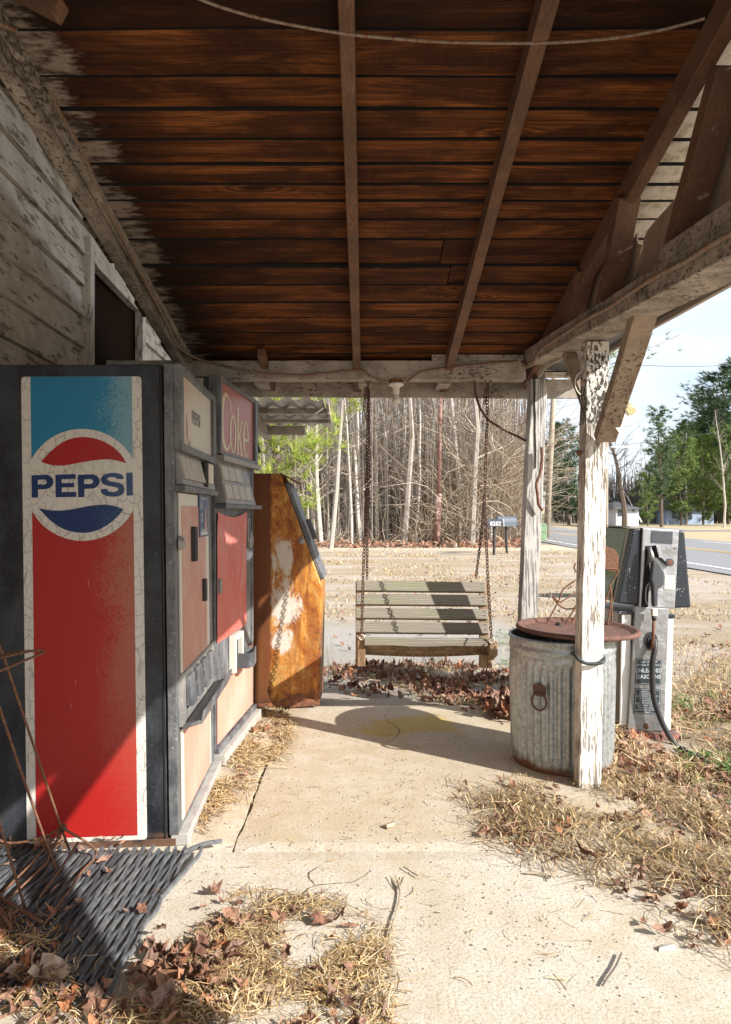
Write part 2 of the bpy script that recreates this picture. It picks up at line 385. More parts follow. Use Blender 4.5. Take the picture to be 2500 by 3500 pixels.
def sign_cream():
    m = NM('stained_cream_sign', .3); y, z = m.xyz()[1], m.xyz()[2]; n = m.noise(1, m.map((10, 30, 4)), 7, .75)
    pk = m.ramp(m.math('ADD', y, m.math('MULTIPLY', n, .12)), [(.1, 1.), (.36, 0.)])
    c = m.mix(pk, (.60,.56,.47), (.62,.42,.33))
    c = m.mix(m.blob(.155, 1.60, .020, .085, ('Y','Z'), .5, n), c, (.10,.05,.03))
    c = m.mix(m.blob(.20, 1.54, .035, .03, ('Y','Z'), .6, n), c, (.22,.16,.10))
    m.set('Base Color', c); return m.m
M['sign_cream'] = sign_cream()
M['sign_red'] = simple('dull_red_sign', (.40,.12,.11), .32, 0, .12, 14)
M['letter'] = simple('aged_cream_lettering', (.62,.53,.36), .4, 0, .1, 30)
M['greytext'] = simple('faded_grey_print', (.20,.19,.18), .5, 0, .3, 50)
M['stick_blue'] = simple('navy_sticker', (.05,.09,.19), .4, 0, .2, 30)
M['stick_white'] = simple('sticker_white_print', (.55,.56,.56), .5, 0, .2, 60)
def rust_box():
    m = NM('rusted_orange_sheet_metal', .6, .1); n = m.noise(5, None, 8, .7); f = m.noise(48, None, 6, .75)
    v = m.noise(1, m.map((17, 17, 2.0)), 7, .7, .6); x = m.xyz()[0]; z = m.xyz()[2]
    big = m.noise(1, m.map((5.5, 5.5, 3.0), loc=(3, 1, 4)), 8, .68, 1.2)
    c = m.ramp(big, [(.32, (.13,.035,.012)), (.41, (.42,.13,.018)), (.49, (.60,.25,.035)), (.58, (.68,.40,.12))])
    c = m.mix(m.ramp(v, [(.38, .75), (.6, 0.)]), c, (.23,.072,.015))
    c = m.mix(m.ramp(f, [(.52, 0.), (.64, .75)]), c, (.12,.045,.02))
    ny = m.noise(1, m.map((15, 15, 6.5), loc=(1, 2, 3)), 9, .82, 1.)
    w1 = m.blob(.27, .98, .10, .20, ('X','Z'), .9, ny); w2 = m.blob(.27, .66, .16, .20, ('X','Z'), .9, ny); w3 = m.blob(.26, .42, .11, .10, ('X','Z'), .9, ny)
    wm = m.math('ADD', w1, m.math('ADD', w2, w3), True)
    c = m.mix(m.ramp(m.math('MULTIPLY', wm, m.math('ADD', v, .55)), [(.34, 0.), (.62, 1.)]), c, m.mix(f, (.56,.45,.34), (.74,.70,.64)))
    tp = m.math('MULTIPLY', m.ramp(z, [(1.05, 0.), (1.2, 1.)]), m.ramp(f, [(.42, 0.), (.54, .8)])); c = m.mix(tp, c, (.50,.36,.22))
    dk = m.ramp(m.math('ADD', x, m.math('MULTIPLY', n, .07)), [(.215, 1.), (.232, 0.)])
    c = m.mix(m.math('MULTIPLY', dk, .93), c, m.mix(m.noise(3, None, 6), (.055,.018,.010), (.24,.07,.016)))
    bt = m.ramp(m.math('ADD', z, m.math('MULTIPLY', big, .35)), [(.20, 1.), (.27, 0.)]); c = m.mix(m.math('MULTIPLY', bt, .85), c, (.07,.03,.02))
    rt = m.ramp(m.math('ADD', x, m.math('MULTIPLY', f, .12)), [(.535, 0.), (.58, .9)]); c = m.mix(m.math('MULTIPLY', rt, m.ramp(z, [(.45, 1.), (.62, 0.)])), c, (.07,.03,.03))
    m.set('Base Color', c); m.bump(f, .4, .004); return m.m
M['rustbox'] = rust_box()
M['rustdark'] = simple('dark_rust_flake', (.13,.055,.035), .9, 0, .5, 25, .5, col2=(.28,.11,.045))
M['lid'] = simple('red_brown_rusted_pan', (.16,.075,.052), .85, 0, .45, 16, .5, col2=(.10,.05,.038))
def galv():
    m = NM('weathered_zinc', .42, .55); v = m.vor(70, None, out='Color'); n = m.noise(7, None, 6)
    c = m.mix(.3, m.mix(n, (.26,.28,.27), (.46,.49,.48)), v, 'MIX')
    bw = m.nt.nodes.new('ShaderNodeRGBToBW'); m.nt.links.new(c, bw.inputs[0])
    c = m.ramp(bw.outputs[0], [(.2, (.22,.235,.235)), (.62, (.52,.55,.55))])
    z = m.xyz()[2]
    rm = m.ramp(m.math('ADD', z, m.math('MULTIPLY', m.noise(14, None, 6), .09)), [(.065, 1.), (.085, 0.)])
    c = m.mix(rm, c, m.mix(n, (.16,.07,.035), (.34,.17,.09)))
    c = m.mix(m.ramp(m.noise(1, m.map((12,12,2)), 6, .7), [(.56, 0.), (.72, .5)]), c, (.24,.22,.19))
    m.set('Base Color', c); return m.m
M['galv'] = galv()
def swing_wood():
    m = NM('grey_treated_pine', .75); rn = m.attr(); v = m.vadd(m.co(), m.comb(m.math('MULTIPLY', rn, 13.), 0., m.math('MULTIPLY', rn, 7.)))
    warp = m.noise(1, m.map((1.5, 5, 5), vec=v), 2); vv = m.vadd(v, m.comb(0., 0., m.math('MULTIPLY', warp, .1)))
    ring = m.wave(30, m.map((.08, 1, 1), vec=vv), 3, 'Z', 3); f = m.noise(1, m.map((4, 120, 220), vec=v), 3)
    c = m.mix(ring, (.33,.30,.245), (.17,.15,.12)); c = m.mix(m.ramp(f, [(.4, .45), (.6, 0.)]), c, (.14,.12,.09))
    gm = m.noise(1, m.map((3, 3, 9), vec=v), 5); c = m.mix(m.ramp(m.math('ADD', gm, m.math('MULTIPLY', rn, .12)), [(.56, 0.), (.7, .32)]), c, (.20,.22,.08))
    m.set('Base Color', c); m.bump(f, .3, .003); return m.m
M['swing'] = swing_wood()
M['swing_brown'] = wood_paint('brown_end_grain_timber', 'Z', (.36,.25,.15), (.22,.13,.07), .5, .5, (.2,.13,.07), .6)
def concrete():
    m = NM('sandy_concrete', .9, 0, .2); n = m.noise(1.3, None, 8, .62); n2 = m.noise(7, None, 8, .7); f = m.noise(110, None, 4, .7)
    c = m.mix(m.ramp(n, [(.4, 0.), (.6, 1.)]), (.60,.55,.465), (.53,.465,.36))
    c = m.mix(m.ramp(n2, [(.46, 0.), (.62, .6)]), c, (.66,.61,.53))
    c = m.mix(m.ramp(f, [(.38, .7), (.50, 0.)]), c, (.33,.27,.18)); c = m.mix(m.ramp(m.noise(2.6, m.map((1,1,1),(7,2,0)), 9, .72), [(.52, 0.), (.66, .55)]), c, (.46,.35,.20)); c = m.mix(m.ramp(m.noise(34, None, 5, .8), [(.60, 0.), (.68, .55)]), c, (.25,.19,.12))
    pb = m.vor(95, None); pc = m.vor(95, None, out='Color')
    pk = m.math('MULTIPLY', m.ramp(pb, [(.12, 1.), (.2, 0.)]), m.ramp(m.noise(22, None, 3), [(.53, 0.), (.6, 1.)]))
    c = m.mix(m.math('MULTIPLY', pk, .7), c, m.ramp(pc, [(.3, (.12,.10,.08)), (.5, (.38,.30,.22)), (.7, (.62,.58,.52))]))
    y = m.xyz()[1]
    fr = m.math('MULTIPLY', m.ramp(m.math('MULTIPLY', y, .2), [(.515, 0.), (.53, 1.)]), m.ramp(n2, [(.3, .75), (.7, .3)])); c = m.mix(fr, c, (.44,.35,.225))
    ye = m.blob(.26, 4.06, .36, .22, ('X','Y'), .35, m.noise(3, None, 4)); c = m.mix(m.math('MULTIPLY', ye, .62), c, (.50,.36,.05))
    pit = m.noise(60, None, 6, .8)
    m.set('Base Color', c); m.bump(m.math('ADD', m.math('MULTIPLY', n2, .7), m.math('ADD', m.math('MULTIPLY', f, .4), m.math('MULTIPLY', pit, .5))), .6, .006); return m.m
M['concrete'] = concrete()
def ground_mat():
    m = NM('dry_dirt_and_grass', .95, 0, .15); x, y, z = m.xyz()
    n = m.noise(.5, None, 8, .6); n2 = m.noise(3.2, None, 8, .7); f = m.noise(40, None, 5, .75); n3 = m.noise(1, m.map((.25, 1.1, 1)), 8, .65)
    dirt = m.mix(n2, (.40,.32,.25), (.56,.49,.42)); grass = m.mix(f, (.26,.19,.115), (.50,.41,.29))
    c = m.mix(m.ramp(n3, [(.42, 0.), (.56, 1.)]), dirt, grass)
    c = m.mix(m.ramp(m.noise(1, m.map((.7, 2.5, 1), (3,3,0)), 7, .7), [(.6, 0.), (.72, .5)]), c, (.12,.13,.045))
    c = m.mix(m.ramp(f, [(.3, .5), (.46, 0.)]), c, (.15,.10,.06))
    yy = m.math('ADD', y, m.math('MULTIPLY', n2, 2.0))
    ys = m.math('MULTIPLY', yy, .02)
    gravel = m.mix(f, (.30,.28,.25), (.52,.49,.45))
    left = m.ramp(m.math('ADD', m.math('MULTIPLY', x, .1), m.math('MULTIPLY', n2, .06)), [(.20, 1.), (.23, 0.)])
    gm = m.math('MULTIPLY', m.ramp(ys, [(.112, 0.), (.120, 1.), (.185, 1.), (.205, 0.)]), left); c = m.mix(m.math('MULTIPLY', gm, .8), c, gravel)
    sand = m.math('MULTIPLY', m.ramp(m.math('ADD', y, m.math('MULTIPLY', n, 3.)), [(0., 0.), (1., 0.)]), 1.)
    band = m.ramp(m.math('MULTIPLY', y, .02), [(.50, 0.), (.53, .8), (.60, .8), (.61, 0.)])
    c = m.mix(m.math('MULTIPLY', band, m.ramp(x, [(0., 1.), (1., 1.)])), c, (.60,.52,.40))
    wx = m.ramp(m.math('SUBTRACT', m.math('MULTIPLY', y, .02), m.math('MULTIPLY', x, .012)), [(.59, 0.), (.62, 1.)])
    c = m.mix(m.math('MULTIPLY', wx, m.ramp(m.math('MULTIPLY', x, .05), [(.4, .9), (.48, 0.)])), c, m.mix(f, (.12,.06,.035), (.36,.21,.13)))
    fld = m.ramp(m.math('MULTIPLY', x, .02), [(.22, 0.), (.30, .8)]); c = m.mix(fld, c, m.mix(n2, (.42,.34,.20), (.52,.43,.27)))
    m.set('Base Color', c); m.bump(m.math('ADD', n2, f), .8, .03); return m.m
M['ground'] = ground_mat()
M['road'] = simple('worn_asphalt', (.23,.23,.235), .9, 0, .12, 3)
M['roadline'] = simple('white_road_paint', (.75,.74,.7), .8, 0, .1, 5)
M['roadyellow'] = simple('yellow_road_paint', (.62,.40,.12), .8, 0, .1, 5)
def leafmat(name, cols, trans=.0):
    m = NM(name, .7, 0, .3); c = m.ramp(m.attr(), [(i/(len(cols)-1), c_) for i, c_ in enumerate(cols)])
    n = m.noise(40, None, 4); c = m.mix(m.ramp(n, [(.4, .4), (.6, 0.)]), c, tuple(x*.5 for x in cols[0]))
    m.set('Base Color', c); return m.m
M['leaf'] = leafmat('dead_leaf', [(.10,.045,.03),(.20,.095,.06),(.33,.18,.115),(.27,.18,.14),(.38,.15,.06),(.46,.34,.25)])
M['straw'] = leafmat('pine_straw', [(.17,.09,.035),(.45,.29,.11),(.74,.56,.30),(.68,.55,.36),(.36,.21,.09)])
M['weed'] = leafmat('green_weed', [(.07,.13,.03),(.13,.22,.05),(.2,.3,.09)])
M['bark'] = leafmat('grey_bark', [(.30,.26,.22),(.46,.41,.36),(.62,.57,.50)])
M['barkdk'] = leafmat('brown_pine_bark', [(.10,.075,.055),(.16,.12,.09),(.2,.15,.11)])
M['twig'] = leafmat('bare_twigs', [(.22,.18,.14),(.38,.32,.26),(.54,.47,.39)])
M['twigdk'] = leafmat('dark_bare_twigs', [(.10,.08,.07),(.17,.14,.12),(.26,.22,.19)])
M['brush'] = leafmat('tan_brush_stems', [(.28,.21,.15),(.45,.37,.27),(.62,.54,.42),(.36,.23,.15)])
M['needle_y'] = leafmat('bright_pine_needles', [(.13,.20,.025),(.27,.34,.045),(.44,.46,.07)])
M['needle_g'] = leafmat('green_pine_needles', [(.04,.075,.03),(.075,.125,.045),(.13,.19,.07)])
M['needle_m'] = leafmat('yellow_green_pine_needles', [(.07,.12,.025),(.13,.19,.04),(.2,.26,.06)])
M['mat'] = leafmat('cut_tyre_rubber', [(.06,.064,.07),(.11,.116,.125),(.18,.185,.19)])
M['hedge_back'] = leafmat('dark_thicket_stems', [(.05,.045,.04),(.09,.08,.065),(.14,.12,.10)])  # darker stem colours for the far thicket
M['pole_red'] = simple('faded_red_pole_paint', (.23,.115,.095), .8, 0, .4, 1.5, col2=(.46,.34,.29), thr=(.52,.60))
M['pole_wood'] = simple('utility_pole_wood', (.36,.30,.23), .9, 0, .25, 6)
M['steel'] = None
def brushed(name, a, b, rough=.33):
    m = NM(name, rough, .85); n = m.noise(1, m.map((5, 5, 2)), 6, .6); n2 = m.noise(30, None, 5, .7)
    c = m.mix(n, a, b); c = m.mix(m.ramp(n2, [(.6, 0.), (.75, .4)]), c, (.3,.27,.24)); m.set('Base Color', c)
    m.set('Roughness', m.ramp(n, [(.3, rough), (.7, rough+.22)])); m.bump(m.noise(9, None, 3), .5, .02); return m.m
M['steel'] = brushed('dull_stainless', (.24,.24,.24), (.40,.40,.40), .4)
M['steel_b'] = brushed('dented_bright_stainless', (.33,.335,.35), (.55,.56,.58), .28)
def pump_black():
    m = NM('chipped_black_enamel', .35); v = m.vor(60, None); n = m.noise(1, m.map((4,4,5)), 6, .7)
    x = m.xyz()[0]
    th = m.math('ADD', v, m.math('MULTIPLY', m.math('SUBTRACT', .62, n), .9)); c = m.mix(m.ramp(th, [(.17, 1.), (.2, 0.)]), (.022,.026,.034), (.62,.62,.62))
    m.set('Base Color', c); return m.m
M['pump_black'] = pump_black()
M['pump_white'] = simple('stained_white_enamel', (.72,.70,.66), .4, 0, .08, 5, col2=(.48,.27,.13), thr=(.63,.78))
M['pump_tan'] = simple('oxidised_side_panel', (.20,.175,.14), .4, .5, .3, 5, col2=(.36,.2,.1), thr=(.6,.75))
M['pump_glass'] = simple('dusty_dial_glass', (.10,.105,.07), .12, .2, .6, 5)
M['decal_black'] = simple('black_warning_decal', (.03,.04,.045), .4, 0, .2, 40)
M['decal_print'] = simple('grey_decal_print', (.42,.45,.47), .5, 0, .15, 60)
M['green_box'] = simple('green_utility_enamel', (.20,.33,.19), .6, 0, .1, 4)
M['mail_black'] = simple('black_mailbox_enamel', (.05,.055,.07), .4, 0, .2, 10)
M['mail_grey'] = simple('grey_mailbox_steel', (.13,.15,.18), .5, .2, .2, 6)
M['white'] = simple('plain_white_paint', (.72,.72,.70), .6, 0, .06, 5)
M['house_pale'] = simple('shaded_white_wall', (.46,.49,.53), .8, 0, .12, .8)  # white wall coloured blue-grey for the shade it stands in
M['house_blue'] = simple('pale_blue_house_paint', (.30,.38,.52), .8, 0, .15, .8)
M['shingle'] = simple('dark_roof_shingle', (.06,.06,.065), .9, 0, .3, 2)
M['corr'] = simple('corrugated_roof_metal', (.26,.25,.24), .45, .5, .3, 3)
M['roofmetal'] = simple('darkened_roof_sheet', (.03,.03,.03), .6, .4, .2, 3)  # coloured near-black so the gaps between roof boards read as shadow
M['sheet'] = simple('torn_beige_hardboard', (.40,.31,.235), .8, 0, .2, 4, col2=(.22,.16,.12), thr=(.55,.75))
M['gutter'] = simple('dark_gutter_metal', (.05,.055,.06), .4, .3, .3, 6)
M['gutter_lip'] = simple('tan_gutter_lip', (.33,.28,.22), .6, 0, .2, 6)
M['plastic'] = simple('brittle_white_plastic', (.70,.70,.64), .4, 0, .1, 12)
M['olive'] = simple('yellowed_plastic_pattern', (.42,.38,.18), .5, 0, .2, 20)
def puddle():
    m = NM('puddle_water', .03); m.set('Base Color', (.04,.05,.05)); return m.m
M['water'] = puddle()
M['stone'] = leafmat('pebble', [(.14,.12,.10),(.34,.28,.22),(.6,.56,.5)])

# ------------------------------------------------------------------ the ground
def grid_axis(lst): return lst
xs = [-260,-150,-90,-60,-40,-28,-20,-15,-11,-8]+[-6+i*.5 for i in range(8)]+[-2+i*.25 for i in range(29)]+[5.5,6.2,7,8,9,10,11.5,13,15,18,22,28,36,48,64,90,130,190,280]
ys = [-20,-10,-5,-2,0]+[.4+i*.25 for i in range(38)]+[10+i*.8 for i in range(15)]+[23,25,27,29,32,35,39,44,50,56,62,68,74,80,88,96,105,115,130,150,180,230,320,500,900]
mb = MB()
vs = [(x, y, gz(x, y)) for y in ys for x in xs]; nx = len(xs)
fs = [(j*nx+i, j*nx+i+1, (j+1)*nx+i+1, (j+1)*nx+i) for j in range(len(ys)-1) for i in range(nx-1)]
mb.add(vs, fs); mb.build('ground', M['ground'], kind='structure', smooth_=True)
# porch slab: two pours, the far one cracked lengthwise
slab = MB()
def slab_piece(x0, x1, y0, y1, edge):
    n = 14; k = 34; vs = []
    for j in range(k+1):
        for i in range(n+1):
            x = lerp(x0, x1, i/n); y = lerp(y0, y1, j/k)
            if i == n and edge: x += .03*mnoise.noise(Vector((y*3, 1, 0)))
            if y0 > 2 and ((i == n and not edge) or (i == 0 and edge)): x += .014*mnoise.noise(Vector((y*7, x0*2, 3)))
            if j == k: y += .004*mnoise.noise(Vector((x*9, 4, 0)))
            dz = -.006 if (i in (0, n) or j in (0, k)) else .0015*mnoise.noise(Vector((x*4, y*4, 2)))
            vs.append((x, y, dz))
    m_ = n+1; fs = [(j*m_+i, j*m_+i+1, (j+1)*m_+i+1, (j+1)*m_+i) for j in range(k) for i in range(n)]
    b = len(vs); rim = [i for i in range(m_)]+[j*m_+n for j in range(1, k+1)]+[k*m_+i for i in range(n-1, -1, -1)]+[j*m_ for j in range(k-1, 0, -1)]
    for q in rim: vs.append((vs[q][0], vs[q][1], -.16))
    L_ = len(rim); fs += [(rim[i], b+i, b+(i+1)%L_, rim[(i+1)%L_]) for i in range(L_)]
    slab.add(vs, fs)
slab_piece(-1.7, 1.35, .15, 2.55, True)
slab_piece(-1.7, -.505, 2.555, 4.55, False)
slab_piece(-.492, 1.18, 2.555, 4.50, True)
slab_o = slab.build('pavement', M['concrete'], kind='structure', smooth_=False)
def crack(pts):
    q = catmull([Vector((a, b, .0026)) for a, b in pts], 5); q = [p+Vector((R.uniform(-.003,.003), R.uniform(-.003,.003), 0)) for p in q]; m_ = MB()
    vs = []; n_ = len(q)
    for i, p in enumerate(q):
        d = (q[min(i+1,n_-1)]-q[max(i-1,0)]).normalized(); w_ = (.0018*math.sin(math.pi*min(1,(i+.5)/n_))+.0004)*R.uniform(.5,1.4); nn_ = Vector((-d.y, d.x, 0))*w_; vs += [p-nn_, p+nn_]
    m_.add(vs, [(2*i, 2*i+1, 2*i+3, 2*i+2) for i in range(n_-1)]); m_.build('slab_crack', M['crack'], slab_o)
M['crack'] = simple('dirt_filled_crack', (.13,.09,.055), .95, 0, .3, 30)
crack([(-.30,2.20),(-.22,2.24),(-.17,2.31),(-.05,2.33),(.02,2.40)]); crack([(-.17,2.31),(-.20,2.38),(-.16,2.44)]); crack([(.62,2.55),(.60,2.75),(.68,2.95),(.64,3.2)]); crack([(.18,4.47),(.12,4.2),(.20,3.95),(.10,3.7)])
# road: a curve running away on the right, with painted lines
def road_strip(mb, off0, off1, up, y0=8, y1=150):
    pts = []; y = y0
    while y <= y1:
        xc = 12.6 + .0*y + .0105*max(0, y-18)**1.25*1.0
        pts.append((xc, y)); y += 3 if y < 60 else 8
    vs = []; fs = []
    for i, (x, y) in enumerate(pts):
        for o_ in (off0, off1): vs.append((x+o_, y, gz(x+o_, y)+up))
    for i in range(len(pts)-1): fs.append((2*i, 2*i+1, 2*i+3, 2*i+2))
    mb.add(vs, fs)
mb = MB(); road_strip(mb, -4.4, 4.6, .03); mb.build('road', M['road'], kind='structure')
mb = MB(); road_strip(mb, -3.75, -3.6, .036); road_strip(mb, 3.6, 3.75, .036); mb.build('road_edge_line', M['roadline'], kind='structure')
mb = MB(); road_strip(mb, -.22, -.08, .036); road_strip(mb, .08, .22, .036); mb.build('road_centre_line', M['roadyellow'], kind='structure')
mb = MB(); vs = []
for x in range(20, 90, 6): vs += [(x, 52+x*.05, gz(x, 52+x*.05)+.03), (x, 55+x*.06, gz(x, 55+x*.06)+.03)]
mb.add(vs, [(2*i, 2*i+2, 2*i+3, 2*i+1) for i in range(len(vs)//2-1)]); mb.build('driveway', M['road'], kind='structure')
# puddles
def puddle_obj(px, py, rx, ry):
    c = G(px, py, .012); mb = MB()
    mb.add([(c.x+rx*math.cos(a)*(1+.25*mnoise.noise(Vector((a*1.3, px, 0)))), c.y+ry*math.sin(a), c.z) for a in [i*.3 for i in range(21)]], [tuple(range(21))])
    return mb.build('puddle', M['water'], kind='structure')
puddle_obj(1905, 2036, .45, .28)

# ------------------------------------------------------------------ porch
porch = empty('porch', (0, 0, 0), 'open timber porch roof of dark boards on peeling white posts', 'porch')
seamY = [.38,.54,.70,.86,1.02,1.18,1.34,1.49,1.63,1.78,1.905,2.041,2.199,2.329,2.457,2.578,2.686,2.776,2.89,3.026,3.218,3.375,3.537,3.687,3.846,3.984,4.10,4.22,4.34,4.45]
seamY = [-2.2+.17*i for i in range(15)]+seamY
tones = {2.041:.35,2.199:.62,2.329:.7,2.457:.66,2.578:.5,2.686:.66,2.776:.7,2.89:.74,3.026:.12,3.218:.1,3.375:.62,3.537:.5,3.687:.4,3.846:.3,1.905:.1,1.78:.22}
def roof_board(mb, y0, y1, xa, xb, lift=0, thick=.02):
    n = max(2, int((xb-xa)/.18)); g0 = R.choice((.0015,.002,.003,.006)); d0 = R.choice((.001,.002,.003,.007)); vs = []; fs = []
    sl = R.uniform(-.012, .012); ya = R.uniform(-.006, .006)
    for i in range(n+1):
        x = lerp(xa, xb, i/n); wv = .004*mnoise.noise(Vector((x*1.2, y0*9, 0)))
        a0 = y0+g0+wv+ya*(i/n-.5); a1 = y1-g0+wv*.5
        h0 = .004*mnoise.noise(Vector((x*1.5, y0*7, 5)))+lift
        for yy, hh in ((a0, h0-d0), (a1, h0+.003), (a1, h0+.003+thick), (a0, h0-d0+thick)): vs.append((x, yy, zc(yy)+hh))
    for i in range(n):
        for k in range(4): q = i*4; fs.append((q+k, q+4+k, q+4+(k+1)%4, q+(k+1)%4))
    fs.append((0,1,2,3)); q = n*4; fs.append((q+3,q+2,q+1,q))
    mb.add(vs, fs)
    for i in range(n): mb.mi[-len(fs)+i*4+3] = 1  # board sides coloured near-black to paint the shadow in the seams
mb = MB()
for i in range(len(seamY)-1):
    y0, y1 = seamY[i], seamY[i+1]; t = tones.get(y0, R.uniform(.1, .6)); mb.cur = t+R.uniform(-.04, .04)
    xl = -1.19+R.uniform(-.01, .01); mb.cur -= .12 if y0 < 1.95 else 0
    if abs(y0-3.026) < .01 or abs(y0-3.218) < .01:
        xm = .345 if y0 < 3.1 else .40
        roof_board(mb, y0, y1-(.012 if y0 < 3.1 else 0), xl, xm); mb.cur += .07; roof_board(mb, y0, y1, xm+.006, 1.47, .004)
    else: roof_board(mb, y0, y1, xl, 1.47)
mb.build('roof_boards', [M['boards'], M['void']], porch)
# roofing sheets above
mb = MB(); mb.hexa([(-1.21,-2.3,zc(-2.3)+.05),(1.5,-2.3,zc(-2.3)+.05),(1.5,4.5,zc(4.5)+.05),(-1.21,4.5,zc(4.5)+.05),(-1.21,-2.3,zc(-2.3)+.07),(1.5,-2.3,zc(-2.3)+.07),(1.5,4.5,zc(4.5)+.07),(-1.21,4.5,zc(4.5)+.07)])
mb.build('roof_sheet', M['roofmetal'], porch)
def sloped(X0, X1, ya, yb, drop, depth, name, mat, seg=10, jit=.0015):
    mb = MB(); vs = []; fs = []
    for i in range(seg+1):
        y = lerp(ya, yb, i/seg); j = lambda: R.uniform(-jit, jit)
        z1 = zc(y)-drop; z0 = z1-depth
        vs += [(X0+j(), y, z0+j()), (X1+j(), y, z0+j()), (X1+j(), y, z1), (X0+j(), y, z1)]
    for i in range(seg):
        for k in range(4): q = i*4; fs.append((q+k, q+(k+1)%4, q+4+(k+1)%4, q+4+k))
    fs.append((3,2,1,0)); q = seg*4; fs.append((q,q+1,q+2,q+3)); mb.add(vs, fs)
    return mb.build(name, mat, porch, bevel=.003)
sloped(-.075, -.03, -2.2, 4.44, .006, .085, 'rafter', M['rafter'])
sloped(.482, .53, -2.2, 4.44, .006, .085, 'rafter', M['rafter'])
sloped(1.00, 1.05, -2.2, 4.30, .006, .10, 'rafter', M['rafter'])
sloped(-.63, -.585, 3.97, 4.44, .03, .05, 'rafter', M['rafter'])
o = sloped(-1.125, -1.078, -2.2, 4.14, .006, .085, 'rafter', M['beamY']); o['label'] = 'pale painted rafter against the store wall'
o = sloped(-1.075, -1.045, -2.2, 4.14, .006, .04, 'rafter', M['beamY']); o['label'] = 'pale thin rafter nailed beside the wall rafter'
# near cut rafter end at the very top left
mb = MB(); mb.bar(P(0,-70,1.85), P(212,42,1.85), .05, .05, (0,0,1), 3, .002); mb.build('joist_end', M['rafter'], porch, bevel=.003)
# end beam, fascia, tails
mb = MB(); mb.bar((-1.65, 4.17, 2.128), (.97, 4.17, 2.128), .09, .115, (0,0,1), 14, .002); mb.build('end_beam', M['beamX'], porch, bevel=.004)
mb = MB(); mb.bar((-1.3, 4.455, 2.085), (1.50, 4.455, 2.07), .025, .125, (0,0,1), 14, .002); mb.build('fascia_board', M['beamX'], porch, bevel=.003)
for px in (1250, 1518, 1835, 900):
    mb = MB(); x = (px-CX)/F*4.3; mb.box(x-.045, x+.035, 4.22, 4.44, 2.06, 2.13); mb.build('tail_block', M['beamX'], porch, bevel=.003)
mb = MB(); mb.bar((.40, 4.125, 2.20), (1.0, 4.125, 2.20), .02, .035, (0,0,1), 4, .001); mb.build('filler_board', M['beamX'], porch)
# side beam (sags towards the camera) and its upper plate
mb = MB()
def beam_pt(Y): return EYE + (.889 - (4.15-Y)*.0915)
for Xa, Xb, ya, yb, dz0, dz1, sg in ((.95, 1.11, -2.0, 4.28, 0, .095, 16),):
    vs = []; fs = []
    for i in range(sg+1):
        y = lerp(ya, yb, i/sg); z = beam_pt(max(y, .9)) - (0 if y > .9 else 0)
        j = lambda: R.uniform(-.002, .002)
        vs += [(Xa+j(), y, z+dz0+j()), (Xb+j(), y, z+dz0+j()), (Xb, y, z+dz1+j()), (Xa+j(), y, z+dz1+j())]
    for i in range(sg):
        for k in range(4): q = i*4; fs.append((q+k, q+(k+1)%4, q+4+(k+1)%4, q+4+k))
    fs.append((3,2,1,0)); q = sg*4; fs.append((q,q+1,q+2,q+3)); mb.add(vs, fs)
mb.build('side_beam', M['beamY'], porch, bevel=.004)
mb = MB(); mb.bar((.985, -1.9, beam_pt(.9)+.125), (.985, .9, beam_pt(.9)+.125), .06, .055, (0,0,1)); mb.bar((.985, .9, beam_pt(.9)+.125), (.985, 2.22, beam_pt(2.22)+.125), .06, .055, (0,0,1), 6, .002)
mb.build('top_plate', M['beamY'], porch, bevel=.003)
# infill studs
for (x0, y0, x1, y1, wd, X) in ((2000,930,1962,1090,.05,1.025),(2143,694,2083,1025,.06,1.02),(2481,265,2320,850,.055,1.03)):
    a = PX(x0, y0, X); b = PX(x1, y1, X); b = b+(b-a)*.15; mb = MB(); mb.bar(a+(a-b)*.05, b, .085, wd, (0,1,0), 4, .002); mb.build('stud', M['rafter'], porch, bevel=.002)
for Y in (1.45, .7, -.1, -.9): mb = MB(); mb.bar((1.03, Y, zc(Y)-.1), (1.03, Y+.2, beam_pt(max(Y+.2,.9))+.08), .085, .07, (0,1,0)); mb.build('stud', M['rafter'], porch)
# torn hardboard outside the studs
def sheet_poly(pts, X, name='torn_infill_sheet'):
    pl = [PX(px, py, X) for px, py in pts]; mb = MB(); mb.prism(pl, (.006, 0, 0)); return mb.build(name, M['sheet'], porch)
sheet_poly([(1965,1120),(1975,1060),(2000,990),(2030,950),(2060,880),(2092,836),(2098,900),(2085,960),(2100,1010),(2105,1060)], 1.085)
sheet_poly([(2128,975),(2140,900),(2160,830),(2176,795),(2178,825),(2190,840),(2180,875),(2172,905),(2170,950),(2130,1000)], 1.085)
tear = [(2118,985),(2150,945),(2180,905),(2178,880),(2195,850),(2200,820),(2212,790),(2235,760),(2258,735),(2285,705),(2310,675),(2335,640),(2350,622),(2340,612),(2362,560),(2400,455),(2440,330),(2560,120),(3600,-1500)]
pl = [PX(px, py, 1.10) for px, py in tear]; last = pl[-1]
low = [Vector((1.10, y, beam_pt(max(y,.9))+.05)) for y in (.2, .9, 2.0, 3.1)]
mb = MB(); mb.prism([Vector((1.10,last.y,zc(last.y)-.02))]+low+pl[:-1], (.006, 0, 0)); mb.build('torn_infill_sheet', M['sheet'], porch)
mb = MB(); mb.prism([(1.10,-2.1,zc(-2.1)-.02),(1.10,last.y,zc(last.y)-.02),(1.10,.2,beam_pt(.9)+.05),(1.10,-2.1,beam_pt(.9)+.05)], (.006,0,0)); mb.build('infill_sheet', M['sheet'], porch)
